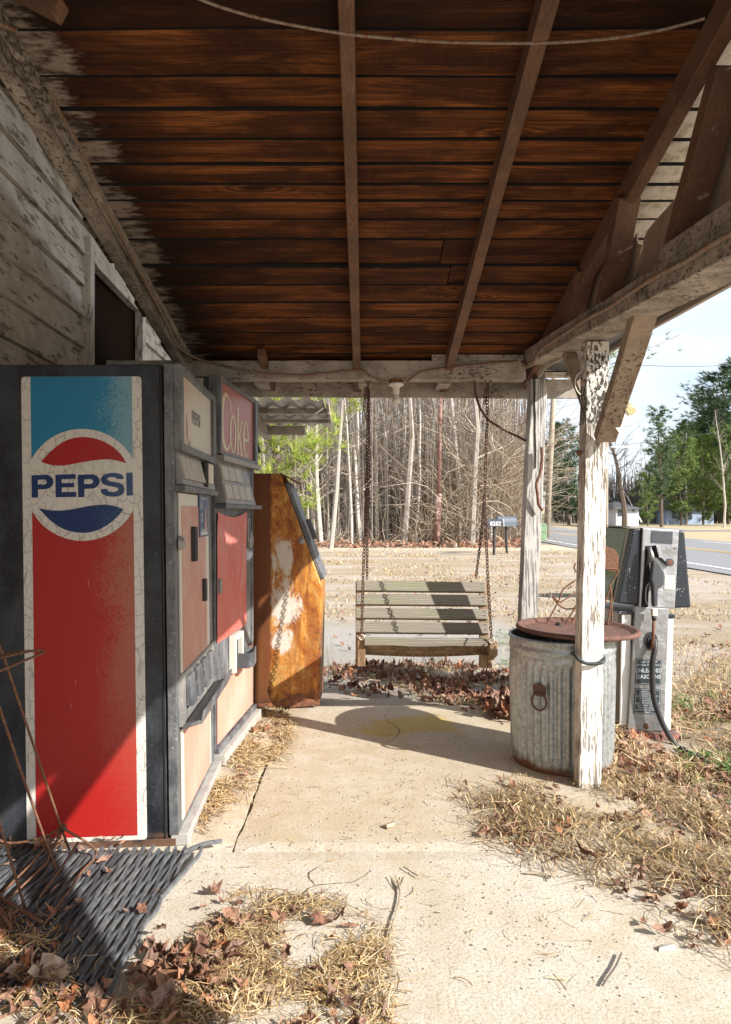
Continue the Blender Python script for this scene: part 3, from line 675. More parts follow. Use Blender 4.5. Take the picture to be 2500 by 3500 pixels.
# outer trim and gutter
def gut(Y): return 2.035+.054*(Y-2.389)
mb = MB()
mb.hexa([(1.115,-2,gut(0)+.03),(1.285,-2,gut(0)+.02),(1.285,4.44,gut(4.44)+.02),(1.115,4.44,gut(4.44)+.03),(1.115,-2,gut(0)+.045),(1.285,-2,gut(0)+.12),(1.285,4.44,gut(4.44)+.10),(1.115,4.44,gut(4.44)+.045)])
mb.build('gutter_soffit', M['gutter'], porch)
mb = MB(); mb.bar((1.295, -2, gut(0)+.02), (1.295, 4.44, gut(4.44)+.02), .018, .045, (0,0,1), 8, .001); mb.build('gutter_lip', M['gutter_lip'], porch)
mb = MB(); pts = catmull([P(1840,1285,4.0), P(1870,1245,3.9), P(1920,1215,3.7), P(1960,1190,3.6)], 4)
for a, b in zip(pts, pts[1:]): mb.bar(a, b, .03, .008, (1,0,.3))
mb.build('peeled_trim', M['beamY'], porch)
# posts
def post(pts, wx, wy, mats, name, label, split=None):
    """pts: list of (x0 front-left X, y front, z)"""
    mb = MB(); vs = []; fs = []; n = len(pts)
    for (x, y, z) in pts:
        j = lambda: R.uniform(-.0015, .0015)
        vs += [(x+j(), y+j(), z), (x+wx+j(), y+j(), z), (x+wx+j(), y+wy+j(), z), (x+j(), y+wy, z)]
    for i in range(n-1):
        mb.m = 0
        for k in range(4): q = i*4; fs.append((q+k, q+(k+1)%4, q+4+(k+1)%4, q+4+k))
    b = len(mb.v); mb.v += vs; mb.r += [.3]*len(vs); mb.f += fs
    for i in range(n-1): mb.mi += [1 if (split and pts[i][2] > split) else 0]*4
    mb.f += [(3,2,1,0), ((n-1)*4,(n-1)*4+1,(n-1)*4+2,(n-1)*4+3)]; mb.mi += [0, 0]
    return mb.build(name, mats, porch, bevel=.004, label=label)
n = 22
fp = []
for i in range(n+1):
    t = i/n; z = lerp(-.03, beam_pt(3.1)-.002, t); fp.append((lerp(.979, 1.018, t)+.002*mnoise.noise(Vector((z*2,0,0))), 3.13, z))
post(fp, .102, .10, [M['post'], M['postT']], 'post', 'nearer peeling white post with the can strapped to it', split=1.66)
bp = []
for i in range(n+1):
    t = i/n; z = lerp(-.03, 2.075, t); px = lerp(1765, 1818, t); bp.append(((px-CX)/F*4.12, 4.12, z))
post(bp, .098, .10, [M['postB'], M['postB']], 'post', 'farther grey-white post with a long crack near its top')
mb = MB(); cr_ = [P(1827,1262,4.115), P(1826,1300,4.115), P(1829,1340,4.115), P(1828,1380,4.115), P(1831,1420,4.115), P(1829,1470,4.115), P(1832,1530,4.115), P(1831,1600,4.115)]
for a, b in zip(cr_, cr_[1:]): mb.bar(a+Vector((0,.002,0)), b+Vector((0,.002,0)), .006, .006, (0,1,0))
mb.build('post_crack', M['void'], porch)
post([(1.0, .62, -.03), (1.0, .62, beam_pt(.9)-.002)], .10, .10, [M['post'], M['post']], 'post', 'post beside the camera')
# braces
def brace(a, b, w_, h, name='brace', mat='brace', up=(1,0,0)):
    mb = MB(); mb.cur = R.random(); mb.bar(a, b, w_, h, up, 6, .002); return mb.build(name, M[mat], porch, bevel=.004)
brace((1.055, 2.55, 2.055), (1.082, 3.09, 1.60), .055, .088)
brace((1.055, 3.55, 2.10), (1.06, 3.22, 1.75), .045, .06)
brace((1.05, 1.40, 2.0), (1.05, .70, 1.32), .09, .09)
brace((1.05, -.1, 1.95), (1.05, .64, 1.32), .09, .09)
# small wasp-nest dirt clump on the post's shaded side is part of the post
mb = MB()
for k in range(1):
    c = Vector((.995+R.uniform(-.012,.004), 3.16+R.uniform(-.03,.03), 1.54+R.uniform(-.06,.06))); r = .016
    mb.lathe(c, [(0,-r),(r*.8,-r*.5),(r,0),(r*.7,r*.6),(0,r)], 6)
mb.build('mud_nest', M['rustdark'], porch)

# ------------------------------------------------------------------ store wall
wall = empty('store_wall', (-1.55, 2.0, 0), 'old store wall of peeling white lap siding with a dark window', 'wall')
def WX(Y): return -1.45-.05*(Y-2.6)
mb = MB(); z = -.02; k = 0
while z < 3.7:
    mb.cur = R.random(); h = .165; vs = []
    segs = [(-2.0, 3.60), (4.66, 5.9)] if 1.25 < z+h/2 < 2.66 else [(-2.0, 3.60), (3.60, 5.9)]
    for (ya, yb) in segs:
        nn = max(2, int((yb-ya)/.3)); vs = []; fs = []
        for i in range(nn+1):
            y = lerp(ya, yb, i/nn); j = .003*mnoise.noise(Vector((y*2, z*5, 0)))
            vs += [(WX(y)+.026+j, y, z+.004+j), (WX(y)+.004+j, y, z+h), (WX(y)-.02, y, z+h), (WX(y)-.02, y, z+.004)]
        for i in range(nn):
            for q_ in range(4): q = i*4; fs.append((q+q_, q+(q_+1)%4, q+4+(q_+1)%4, q+4+q_))
        mb.add(vs, fs)
    z += h; k += 1
mb.build('siding', M['siding'], wall)
mb = MB(); mb.box(-1.9, .7, -2.5, 5.4, 3.50, 3.56); mb.build('added_shade_eave', M['siding'], wall)  # added unseen eave that keeps the sun off the upper store wall
win = MB(); win.box(WX(4.2)-.12, WX(4.2)-.10, 3.6, 5.2, 1.2, 2.7); win = win.build('window', M['void'], wall)
mb = MB(); Yt = 3.60
mb.box(WX(Yt)+.0, WX(Yt)+.05, Yt, Yt+.055, 1.2, 2.72); mb.box(WX(4.62)+.0, WX(4.62)+.05, 4.60, 4.66, 1.2, 2.72)
o = mb.build('window_frame', M['trim'], win, local=True); o.location = (1.55, -2.0, 0)
mb = MB(); mb.bar((WX(3.6)-.05, 3.68, 2.65), (WX(4.6)-.05, 4.6, 2.65), .03, .05); mb.box(WX(4.2)-.05, WX(4.2)-.035, 3.62, 4.62, 1.2, 2.68)
o = mb.build('window_dark_board', simple('opening_shade_brown', (.020,.012,.008), .95, 0, .4, 5, spec=.02), win, local=True); o.location = (1.55, -2.0, 0)  # near-black board across the window paints the shade of its opening
# corrugated lean-to beyond the porch
awn = empty('lean_to_roof', (-1.0, 5.6, 2.1), 'low corrugated metal lean-to roof beyond the vending machines', 'awning')
mb = MB(); vs = []; n = 60; rows = 4
for j in range(rows+1):
    for i in range(n+1):
        x = lerp(-1.9, -.34, i/n); y = lerp(5.35, 6.9, j/rows); z = 2.165-.005*(y-5.35)-.01*(i/n)+.016*math.sin(i*1.05)
        vs.append((x, y, z))
mb.add(vs, [(j*(n+1)+i, j*(n+1)+i+1, (j+1)*(n+1)+i+1, (j+1)*(n+1)+i) for j in range(rows) for i in range(n)])
mb.build('roof_sheet', M['corr'], awn, smooth_=True)
for (y, z, h, x1) in ((5.75, 2.12, .045, -.30), (6.3, 2.11, .03, -.34), (6.75, 2.08, .09, -.60)):
    mb = MB(); mb.bar((-1.9, y, z), (x1, y, z), .05, h); mb.build('purlin', M['beamX'], awn)
mb = MB(); mb.bar((-.98, 5.3, 2.10), (-1.0, 7.0, 2.07), .06, .12); mb.bar((-.30, 5.35, 2.14), (-.33, 6.4, 2.13), .02, .05); mb.build('rafter', M['beamY'], awn)
mb = MB(); a = P(862,1462,4.9); mb.hexa([P(850,1545,4.9),P(893,1548,4.9),P(893,1548,5.3),P(850,1545,5.3),P(850,1460,4.9),P(875,1482,4.9),P(875,1482,5.3),P(850,1460,5.3)])
tag(base_at(mb.build('metal_hood', M['gutter']), a), 'small dark metal hood poking out above the rusted chest', 'hood')

# ------------------------------------------------------------------ vending machine with the globe emblem
pm = empty('vending_machine', (-.708, 2.59, 0), 'black drinks vending machine with tall red, white and blue side panel', 'vending machine', 'vending machines by the store wall', rot=(0, -.0125, .0463))
def B(mb, y0, y1, z0, z1, x0, x1): mb.box(x0, x1, y0, y1, z0, z1)
mb = MB(); mb.box(-.80, -.042, 0, .765, .03, 1.826); mb.build('cabinet', M['vend'], pm, local=True, bevel=.006)
mb = MB(); mb.box(-.82, -.01, -.002, .77, 0, .028); mb.build('base', M['vend'], pm, local=True, bevel=.003)
mb = MB()
B(mb, -.002, .045, .04, 1.83, -.036, 0); B(mb, .70, .765, .04, 1.83, -.036, 0); B(mb, .045, .70, 1.80, 1.83, -.036, 0); B(mb, .045, .70, .04, .07, -.036, 0)
B(mb, .045, .70, .07, 1.80, -.036, -.02)
dr = mb.build('door', M['vend_front'], pm, local=True, bevel=.003)
mb = MB(); mb.box(-.90+.12, -.046+.0, -.0035, -.0005, .03, .05); mb.m = 0
# side panel (white sheet + stripes)
def side(loops, mat, name, lift, parent=None):
    vf = flat_loops(loops); m_ = MB(); put2d(m_, vf, (0, -lift, 0), (1,0,0), (0,0,1)); return m_.build(name, mat, parent or pm, local=True)
x0, x1, z0, z1 = -.563, -.118, .028, 1.780; r = .012
rr = []
for cx_, cz_, a0 in ((x1-r, z1-r, 0), (x0+r, z1-r, 90), (x0+r, z0+r, 180), (x1-r, z0+r, 270)):
    rr += [(cx_+r*math.cos(math.radians(a0+k*30)), cz_+r*math.sin(math.radians(a0+k*30))) for k in range(4)]
sp_ = side([rr], M['d_white'], 'side_panel', .0012)
XC, ZC, K_ = -.341, 1.372, .000615
RR = .211; HW = .1875
def arc_pts(r_, a0, a1, n=24): return [(XC+r_*math.cos(lerp(a0, a1, i/n)), ZC+r_*math.sin(lerp(a0, a1, i/n))) for i in range(n+1)]
a_ = math.acos(HW/RR)
side([[(XC-HW, 1.780-.0005), (XC-HW, ZC+RR*math.sin(a_))]+arc_pts(RR, math.pi-a_, a_)[1:-1]+[(XC+HW, ZC+RR*math.sin(a_)), (XC+HW, 1.7795)]], M['d_blue'], 'blue_stripe', .002, sp_)
side([[(XC-HW, .045), (XC+HW, .045), (XC+HW, ZC-RR*math.sin(a_))]+arc_pts(RR, -a_, -math.pi+a_)[1:-1]+[(XC-HW, ZC-RR*math.sin(a_))]], M['d_red'], 'red_stripe', .002, sp_)
def cr(pts, k=4, closed=False): return [(XC+(p.x-525)*K_, ZC+(910-p.y)*K_) for p in catmull([Vector((a, b, 0)) for a, b in pts], k, closed)]
redw = cr([(277,765),(350,690),(430,637),(520,617),(610,628),(690,665),(750,715),(792,780)])+cr([(792,780),(740,765),(680,755),(600,760),(520,772),(430,788),(370,790),(320,782),(277,765)])[1:-1]
bluw = cr([(258,1048),(320,1062),(400,1065),(480,1055),(560,1040),(640,1033),(710,1040),(770,1062)])+cr([(770,1062),(740,1100),(690,1145),(620,1185),(550,1203),(480,1200),(410,1180),(340,1135),(290,1085),(258,1048)])[1:-1]
side([redw], M['d_red2'], 'red_wave', .002, sp_); side([bluw], M['d_navy'], 'blue_wave', .002, sp_)
def L2(pts): return [(XC+(x-525)*K_, ZC+(910-y)*K_) for x, y in pts]
def Pl(x0):
    o_ = [(x0,848),(x0+75,846)]+[(x0+82+50*math.cos(math.radians(t)), 889-44*math.sin(math.radians(t))) for t in range(80,-81,-20)]+[(x0+75,934),(x0+38,935),(x0+38,985),(x0,985)]
    i_ = [(x0+38,876),(x0+72,875)]+[(x0+76+16*math.cos(math.radians(t)), 890-15*math.sin(math.radians(t))) for t in range(80,-81,-40)]+[(x0+72,905),(x0+38,905)]
    return [L2(o_), L2(i_[::-1])]
E_ = L2([(362,846),(484,843),(484,872),(400,874),(400,898),(474,897),(474,924),(400,925),(400,953),(486,952),(486,983),(362,984)])
S_ = L2([(p.x, p.y) for p in catmull([Vector(q+(0,)) for q in [(772,876),(768,855),(745,843),(706,838),(665,845),(640,863),(637,888),(652,908),(690,920),(722,926),(738,934),(736,948),(712,956),(686,953),(674,942),(672,936),(636,938),(638,958),(658,976),(706,985),(752,978),(774,958),(776,930),(764,908),(730,896),(694,890),(676,880),(678,869),(700,864),(724,867),(734,876)]], 2, True)])
I_ = L2([(788,838),(828,837),(828,978),(790,979)])
P1 = Pl(219); P2 = Pl(497)
for k_, lp in enumerate((P1, [E_], P2, [S_], [I_])): side(lp, M['d_navy'], 'letter', .002, sp_)
ring = [L2([(568+9*math.cos(t*.4), 978+9*math.sin(t*.4)) for t in range(16)]), L2([(568+6.5*math.cos(-t*.4), 978+6.5*math.sin(-t*.4)) for t in range(16)])]
side(ring, M['greytext'], 'trademark_ring', .002, sp_)
# cracked dents on the corner
mb = MB(); B(mb, -.0035, -.0008, .03, 1.82, -.052, -.046); mb.build('corner_seam', M['void'], pm, local=True)
# front, top to bottom
mb = MB()
for (y0, y1, za, zb) in ((.0,.04,1.5,1.83),(.69,.765,1.5,1.83),(.04,.69,1.80,1.83),(.04,.69,1.5,1.53)): B(mb, y0, y1, za, zb, .0, .032)
sf = mb.build('sign_frame', M['vend_front'], pm, local=True, bevel=.003)
mb = MB(); B(mb, .04, .69, 1.53, 1.80, .0, .018); sg = mb.build('sign', M['sign_cream'], pm, local=True)
mb = MB(); put2d(mb, text2d('PEPSI', .075, .03, sx=1.05), (.0195, .335, 1.66), (0,1,0), (0,0,1)); mb.build('lettering', M['greytext'], sg, local=True)
mb = MB(); mb.hexa([(-.005,.02,1.37),(.0,.70,1.37),(.0,.70,1.385),(-.005,.02,1.385),(-.005,.02,1.5),(-.005,.70,1.5),(-.02,.70,1.5),(-.02,.02,1.5)])
mb.hexa([(.0,.03,1.372),(.028,.03,1.372),(.028,.74,1.372),(.0,.74,1.372),(.0,.03,1.5),(.004,.03,1.5),(.004,.74,1.5),(.0,.74,1.5)])
sel = mb.build('selector_panel', M['vend_light'], pm, local=True)
for k in range(5):
    mb = MB(); y = .05+k*.085
    mb.hexa([(.024,y,1.395),(.034,y,1.395),(.034,y+.075,1.395),(.024,y+.075,1.395),(.004,y,1.487),(.013,y,1.487),(.013,y+.075,1.487),(.004,y+.075,1.487)])
    mb.build('button', M['coke_side'], sel, local=True, bevel=.002)
mb = MB(); mb.box(.012, .034, .55, .66, 1.40, 1.49); mb.build('coin_plate', M['cream'], sel, local=True, bevel=.002)
mb = MB(); mb.box(.012, .03, .46, .54, 1.38, 1.49); mb.build('coin_recess', M['void'], sel, local=True)
mb = MB(); B(mb, .0, .74, 1.345, 1.368, 0, .04); mb.build('ledge', M['vend_front'], pm, local=True, bevel=.002)
mb = MB(); B(mb, .05, .66, .64, 1.34, 0, .006); mb.build('door_skin', M['cream'], pm, local=True)
mb = MB(); B(mb, .085, .575, .645, 1.29, .006, .009); dp = mb.build('front_panel', M['pink'], pm, local=True)
mb = MB(); B(mb, .245, .285, 1.06, 1.205, .009, .03); sl_ = mb.build('coin_slot', M['black'], dp, local=True, bevel=.003)
mb = MB(); B(mb, .258, .272, 1.075, 1.19, .03, .0305); mb.build('slot_opening', M['void'], sl_, local=True)
mb = MB(); B(mb, .475, .515, .865, .965, .009, .025); mb.build('coin_return', M['black'], dp, local=True, bevel=.003)
mb = MB(); mb.lathe((.006,.055,1.145), [(.0,.02),(.018,.018),(.03,.0)], 12, (1,0,0)); mb.build('lock', M['vend_light'], dp, local=True)
mb = MB(); B(mb, .41, .61, 1.155, 1.345, .010, .014); st = mb.build('blue_sticker', M['stick_blue'], pm, local=True, bevel=.0015)
mb = MB(); U = (0,1,0); V = (0,0,1)
put2d(mb, text2d('Drink machine', .022, .02), (.0146, .50, 1.328), U, V); put2d(mb, text2d('12', .055, .02), (.0146, .455, 1.24), U, V)
for k in range(4): mb.box(.0142, .0148, .435, .48, 1.282+k*.009, 1.286+k*.009)
mb.box(.0142,.0148,.43,.59,1.163,1.175)
for k in range(9): mb.box(.0142,.0148,.43+k*.017,.44+k*.017,1.175,1.175+.006+.012*abs(math.sin(k*2.1)))
mb.build('print', M['stick_white'], st, local=True)
mb = MB(); mb.lathe((.0146,.55,1.19), [(.006,0)], 3); mb.hexa([(.0142,.53,1.18),(.0148,.53,1.18),(.0148,.565,1.18),(.0142,.565,1.18),(.0142,.538,1.29),(.0148,.538,1.29),(.0148,.557,1.29),(.0142,.557,1.29)])
mb.build('can_picture', M['pinklow'], st, local=True)
# delivery chute
mb = MB(); B(mb, .03, .74, .44, .64, -.01, .012); ch = mb.build('delivery_chute', M['vend_light'], pm, local=True)
for k in range(4):
    mb = MB(); y = .10+k*.145; mb.hexa([(.012,y,.50),(.04,y,.50),(.04,y+.085,.50),(.012,y+.085,.50),(.012,y,.62),(.03,y,.62),(.03,y+.085,.62),(.012,y+.085,.62)]); mb.build('flap', M['vend_front'], ch, local=True, bevel=.003)
    mb = MB(); B(mb, y+.09, y+.135, .505, .61, .0125, .014); mb.build('chute_gap', M['void'], ch, local=True)
mb = MB(); mb.hexa([(.012,.03,.43),(.085,.03,.45),(.085,.74,.45),(.012,.74,.43),(.012,.03,.44),(.08,.03,.465),(.08,.74,.465),(.012,.74,.44)])
mb.hexa([(.08,.03,.45),(.088,.03,.45),(.088,.74,.45),(.08,.74,.45),(.09,.03,.50),(.098,.03,.50),(.098,.74,.50),(.09,.74,.50)])
mb.build('tray', M['vend_front'], ch, local=True, bevel=.002)
mb = MB(); B(mb, .05, .66, .075, .425, 0, .005); mb.build('kick_skin', M['cream'], pm, local=True)
mb = MB(); B(mb, .085, .62, .08, .42, .005, .008); mb.build('lower_panel', M['pinklow'], pm, local=True)
mb = MB(); B(mb, .0, .765, .0, .045, -.03, .035); mb.build('kick_rail', M['kick'], pm, local=True, bevel=.003)

# ------------------------------------------------------------------ vending machine with the red sign
cm = empty('vending_machine', (-.7476, 3.40, 0), 'taller drinks vending machine with red lettered sign and wrinkled red vinyl front', 'vending machine', 'vending machines by the store wall', rot=(0, 0, -.0729))
mb = MB(); mb.box(-.72, -.04, 0, .80, .04, 1.945); mb.build('cabinet', M['vend'], cm, local=True, bevel=.006)
mb = MB(); mb.box(-.72, -.06, -.004, -.001, 1.5, 1.935); mb.build('side_panel', M['coke_side'], cm, local=True)
mb = MB(); B(mb, -.002, .025, .06, 1.95, -.036, .0); B(mb, .77, .805, .06, 1.95, -.036, .0); B(mb, .025, .77, .06, 1.95, -.036, -.008)
mb.build('door', M['vend_front'], cm, local=True, bevel=.003)
mb = MB(); 
for (y0, y1, za, zb) in ((.0,.02,1.56,1.95),(.735,.80,1.56,1.95),(.02,.735,1.925,1.95),(.02,.735,1.555,1.575)): B(mb, y0, y1, za, zb, .0, .03)
mb.build('sign_frame', M['vend_front'], cm, local=True, bevel=.003)
mb = MB(); B(mb, .02, .735, 1.575, 1.925, 0, .014); sg = mb.build('sign', M['sign_red'], cm, local=True)
def face(loops, mat, name, x, parent): vf = flat_loops(loops); m_ = MB(); put2d(m_, vf, (x, 0, 0), (0,1,0), (0,0,1)); return m_.build(name, mat, parent, local=True)
def ell(cx_, cz_, rx, rz, a0=0, a1=360, n=28): return [(cx_+rx*math.cos(math.radians(lerp(a0, a1, i/n))), cz_+rz*math.sin(math.radians(lerp(a0, a1, i/n)))) for i in range(n+1)]
Cc = ell(.145, 1.735, .115, .152, 48, 318)+[(.232,1.64),(.222,1.66)]+ell(.158, 1.735, .070, .134, 312, 60)[0:]+[(.208,1.838),(.214,1.79),(.232,1.79),(.230,1.878),(.222,1.878),(.218,1.855)]
face([Cc], M['letter'], 'letter', .0155, sg)
face([ell(.275, 1.687, .068, .104)[:-1], ell(.275, 1.687, .034, .092)[:-1][::-1]], M['letter'], 'letter', .0155, sg)
kk = [(.345,1.585),(.405,1.585),(.405,1.593),(.392,1.597),(.392,1.665),(.402,1.678),(.436,1.6),(.426,1.593),(.426,1.585),(.482,1.585),(.482,1.593),(.470,1.598),(.424,1.70),(.458,1.765),(.474,1.77),(.474,1.778),(.430,1.778),(.430,1.771),(.440,1.765),(.392,1.69),(.392,1.85),(.382,1.85),(.345,1.838),(.345,1.83),(.360,1.826),(.360,1.597),(.345,1.593)]
face([kk], M['letter'], 'letter', .0155, sg)
ee = ell(.552, 1.687, .066, .104, 0, 318, 30)+[(.590,1.640)]+ell(.560, 1.687, .040, .090, 318, 180, 12)[1:]+[(.520,1.678),(.618,1.678)]
ei = [(.521,1.692),(.588,1.692)]+ell(.555, 1.692, .033, .086, 5, 175, 12)
face([ee, ei[::-1]], M['letter'], 'letter', .0155, sg)
mb = MB(); put2d(mb, text2d('Enjoy', .045, .01, sx=.9), (.0155, .315, 1.875), U, V); mb.build('lettering', M['letter'], sg, local=True)
mb = MB(); B(mb, .0, .80, 1.525, 1.553, 0, .045); mb.build('ledge', M['vend_light'], cm, local=True, bevel=.003)
mb = MB(); mb.hexa([(-.005,.02,1.31),(.05,.02,1.31),(.05,.66,1.31),(-.005,.70,1.31),(-.005,.02,1.525),(.004,.02,1.525),(.004,.60,1.525),(-.005,.60,1.525)])
bp_ = mb.build('button_panel', M['vend_light'], cm, local=True)
for row, cnt in ((1, 3), (0, 4)):
    for k in range(cnt):
        za = 1.335+row*.095; y = .03+k*.135; xa = lerp(.05, .004, (za-1.31)/.215); xb = lerp(.05, .004, (za+.075-1.31)/.215)
        mb = MB(); mb.hexa([(xa,y,za),(xa+.010,y,za),(xa+.010,y+.12,za),(xa,y+.12,za),(xb,y,za+.075),(xb+.010,y,za+.075),(xb+.010,y+.12,za+.075),(xb,y+.12,za+.075)])
        mb.build('button', M['coke_side'], bp_, local=True, bevel=.002)
mb = MB(); B(mb, .0, .80, 1.285, 1.308, 0, .055); mb.build('ledge', M['vend_front'], cm, local=True, bevel=.003)
# wrinkled vinyl sheet with uneven edge
mb = MB(); vs = []; n1, n2 = 24, 30
for j in range(n2+1):
    for i in range(n1+1):
        ty = j/n2; y = lerp(.012, .60+.012*mnoise.noise(Vector((ty*6, 0, 3))), i/n1); z = lerp(.61, 1.27-.03*math.sin(math.pi*i/n1), ty)
        vs.append((.006+.006*max(0, mnoise.noise(Vector((y*7, z*5+y*6, 1)))+.3)*(1 if j < n2 else .3)*(ty*.9+.1), y, z))
mb.add(vs, [(j*(n1+1)+i, j*(n1+1)+i+1, (j+1)*(n1+1)+i+1, (j+1)*(n1+1)+i) for j in range(n2) for i in range(n1)])
mb.build('vinyl_sheet', M['vinylred'], cm, local=True, smooth_=True)
mb = MB(); B(mb, .615, .665, 1.10, 1.23, -.006, .016); q_ = mb.build('coin_slot', M['steel'], cm, local=True, bevel=.002)
mb = MB(); B(mb, .632, .648, 1.115, 1.215, .016, .0165); mb.build('slot_opening', M['void'], q_, local=True)
mb = MB(); mb.lathe((-.006,.72,1.10), [(.05,0),(.05,.012),(.03,.02),(.0,.021)], 16, (1,0,0)); mb.build('lock', M['vend_light'], cm, local=True)
mb = MB(); B(mb, .02, .055, .86, .93, .0, .02); mb.build('coin_return', M['steel'], cm, local=True, bevel=.002)
mb = MB()
for (y0, y1, za, zb) in ((.27,.30,.40,.60),(.42,.45,.44,.60),(.30,.42,.575,.60)): B(mb, y0, y1, za, zb, -.006, .03)
db = mb.build('dispenser_frame', M['cream'], cm, local=True, bevel=.002)
mb = MB(); B(mb, .30, .42, .42, .575, -.006, .004); mb.build('dispenser_mouth', M['void'], db, local=True)
mb = MB()
for (a, b) in (((.004,.31),(.09,.31)),((.09,.31),(.105,.36)),((.105,.36),(.09,.47)),((.09,.47),(.004,.47))):
    mb.prism([(a[0],a[1],.42),(b[0],b[1],.42),(b[0],b[1],.50+(.01 if b[1] > .4 else 0)),(a[0],a[1],.50)], (.004,.004,0))
mb.box(.004,.095,.315,.465,.418,.424); mb.build('cup_shelf', M['vend_front'], db, local=True)
mb = MB(); mb.prism([(.0,.03,.10),(.0,.765,.10),(.0,.765,.47),(.0,.60,.46),(.0,.45,.405),(.0,.27,.40),(.0,.12,.37),(.0,.03,.34)], (.004,0,0)); mb.build('lower_panel', M['salmon'], cm, local=True)
mb = MB(); B(mb, .0, .80, .0, .06, -.03, .05); mb.build('kick_rail', M['kick'], cm, local=True, bevel=.003)
mb = MB(); B(mb, .0, .805, .06, .09, -.02, .02); mb.build('lower_rail', M['vend_front'], cm, local=True, bevel=.003)

# ------------------------------------------------------------------ rusted ice chest
IY = 4.42
ic = empty('ice_chest', (-.80, IY, 0), 'tall rusted orange ice chest with slanted grey door and peeled paint', 'ice chest')
def ip(px, py, dy=0): p = P(px, py, IY); return Vector((p.x, IY+dy, p.z))
prof = [Vector((-1.15, IY, .02)), ip(1094, 2408), ip(1101, 2002), ip(958, 1618), Vector((-1.15, IY, ip(958,1618).z))]
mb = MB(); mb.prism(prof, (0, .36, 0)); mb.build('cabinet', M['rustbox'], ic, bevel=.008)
mb = MB(); a = ip(966, 1642, .02); b = ip(1092, 1985, .02); nrm = Vector((b.z-a.z, 0, a.x-b.x)).normalized()*-1
if nrm.x < 0: nrm = -nrm
for (t0, t1, th) in ((.0, .97, .03),):
    q0 = a.lerp(b, .03)+nrm*.004; q1 = a.lerp(b, 1.0)+nrm*.004
    mb.hexa([q0, q0+Vector((0,.32,0)), q1+Vector((0,.32,0)), q1, q0+nrm*.03, q0+nrm*.03+Vector((0,.32,0)), q1+nrm*.03+Vector((0,.32,0)), q1+nrm*.03])
dr = mb.build('door', M['vend_front'], ic, bevel=.006)
c0 = a.lerp(b, .42)+nrm*.05; c1 = a.lerp(b, .62)+nrm*.05
mb = MB(); mb.hexa([c0, c0+Vector((0,.06,0)), c1+Vector((0,.06,0)), c1, c0+nrm*.03, c0+nrm*.03+Vector((0,.06,0)), c1+nrm*.03+Vector((0,.06,0)), c1+nrm*.03])
o = mb.build('handle', M['grey_dark'], dr, local=True, bevel=.004); o.location = (.80, -IY, 0)
mb = MB(); hc = ip(1032, 1848, -.006); mb.lathe(hc, [(.022,0),(.022,.008),(.009,.012),(0,.012)], 12, (0,-1,0)); mb.build('hasp', M['steel'], ic)
mb = MB(); q = ip(955, 1617, -.01); mb.hexa([q, q+Vector((0,.34,0)), q+Vector((.12,.34,-.06)), q+Vector((.125,.02,-.075)), q+Vector((0,0,.008)), q+Vector((0,.6,.008)), q+Vector((.12,.34,-.052)), q+Vector((.125,.02,-.065))])
mb.build('top_flap', M['rustdark'], ic)
mb = MB(); pts = [ip(880,2405,-.004), ip(960,2400,-.004), ip(1000,2375,-.004), ip(1030,2368,-.004), ip(1060,2385,-.004), ip(1085,2400,-.004), ip(1090,2330,-.004), ip(1094,2410,-.004), ip(1000,2418,-.004), ip(880,2414,-.004)]
mb.prism(pts, (0,.003,0)); mb.build('rust_flakes', M['rustdark'], ic)

# ------------------------------------------------------------------ porch swing
sw = empty('porch_swing', (.25, 4.3, .36), 'slatted grey wooden porch swing hanging on rusty chains', 'porch swing')
def Pq(px, py, Y): return P(px, py, Y)
slats = [((1219,1660),(1984,2023),(4.50,4.48)), ((1218,1664),(2028,2070),(4.475,4.455)), ((1217,1668),(2076,2117),(4.45,4.43)), ((1216,1671),(2123,2166),(4.425,4.405))]
for (xa, xb), (ya, yb), (Y0, Y1) in slats:
    mb = MB(); mb.cur = R.random()
    d = Vector((0,.030,-.016)); yb -= 5; p = [P(xa, yb, Y1), P(xb, yb+4, Y1), P(xb, yb+4, Y1)+d, P(xa, yb, Y1)+d, P(xa, ya, Y0), P(xb, ya+5, Y0), P(xb, ya+5, Y0)+d, P(xa, ya, Y0)+d]
    mb.hexa(p); s_ = mb.build('back_slat', M['swing'], sw, bevel=.004)
    for px in (xa+9, xb-11):
        for f_ in (.3, .7): mb = MB(); c = P(px, lerp(ya, yb, f_)+2, lerp(Y0, Y1, f_)); mb.lathe(c, [(0,.002),(.004,.0015),(.004,-.002)], 8, (0,-1,0)); o = mb.build('nail', M['rustdark'], s_, local=True); o.location = -Vector(sw.location)
for px in (1232, 1655): mb = MB(); mb.bar(P(px, 1990, 4.535), P(px, 2262, 4.40), .04, .06, (1,0,0)); mb.build('back_upright', M['swing_brown'], sw, bevel=.003)
mb = MB(); mb.cur = .3; mb.bar(P(1240,2180,4.04)+Vector((.01,0,-.02)), P(1685,2183,4.04)+Vector((-.035,0,-.02)), .05, .042, (0,0,1)); mb.build('seat_slat', M['swing'], sw, bevel=.004)
for k, (Y, py) in enumerate(((4.12, 2204), (4.21, 2213), (4.30, 2221))):
    mb = MB(); mb.cur = R.random(); vs = []; nn = 10; fs = []
    for i in range(nn+1):
        t = i/nn; x = lerp((1245-CX)/F*Y, (1660-CX)/F*Y, t); z = P(0, py, Y).z-.014*math.sin(math.pi*t)-.004*k
        vs += [(x, Y-.035, z-.012), (x, Y+.035, z-.030), (x, Y+.035, z-.008), (x, Y-.035, z+.012)]
    for i in range(nn):
        for q_ in range(4): q = i*4; fs.append((q+q_, q+(q_+1)%4, q+4+(q_+1)%4, q+4+q_))
    fs.append((3,2,1,0)); q = nn*4; fs.append((q,q+1,q+2,q+3)); mb.add(vs, fs); mb.build('seat_slat', M['swing_brown'], sw, bevel=.003)
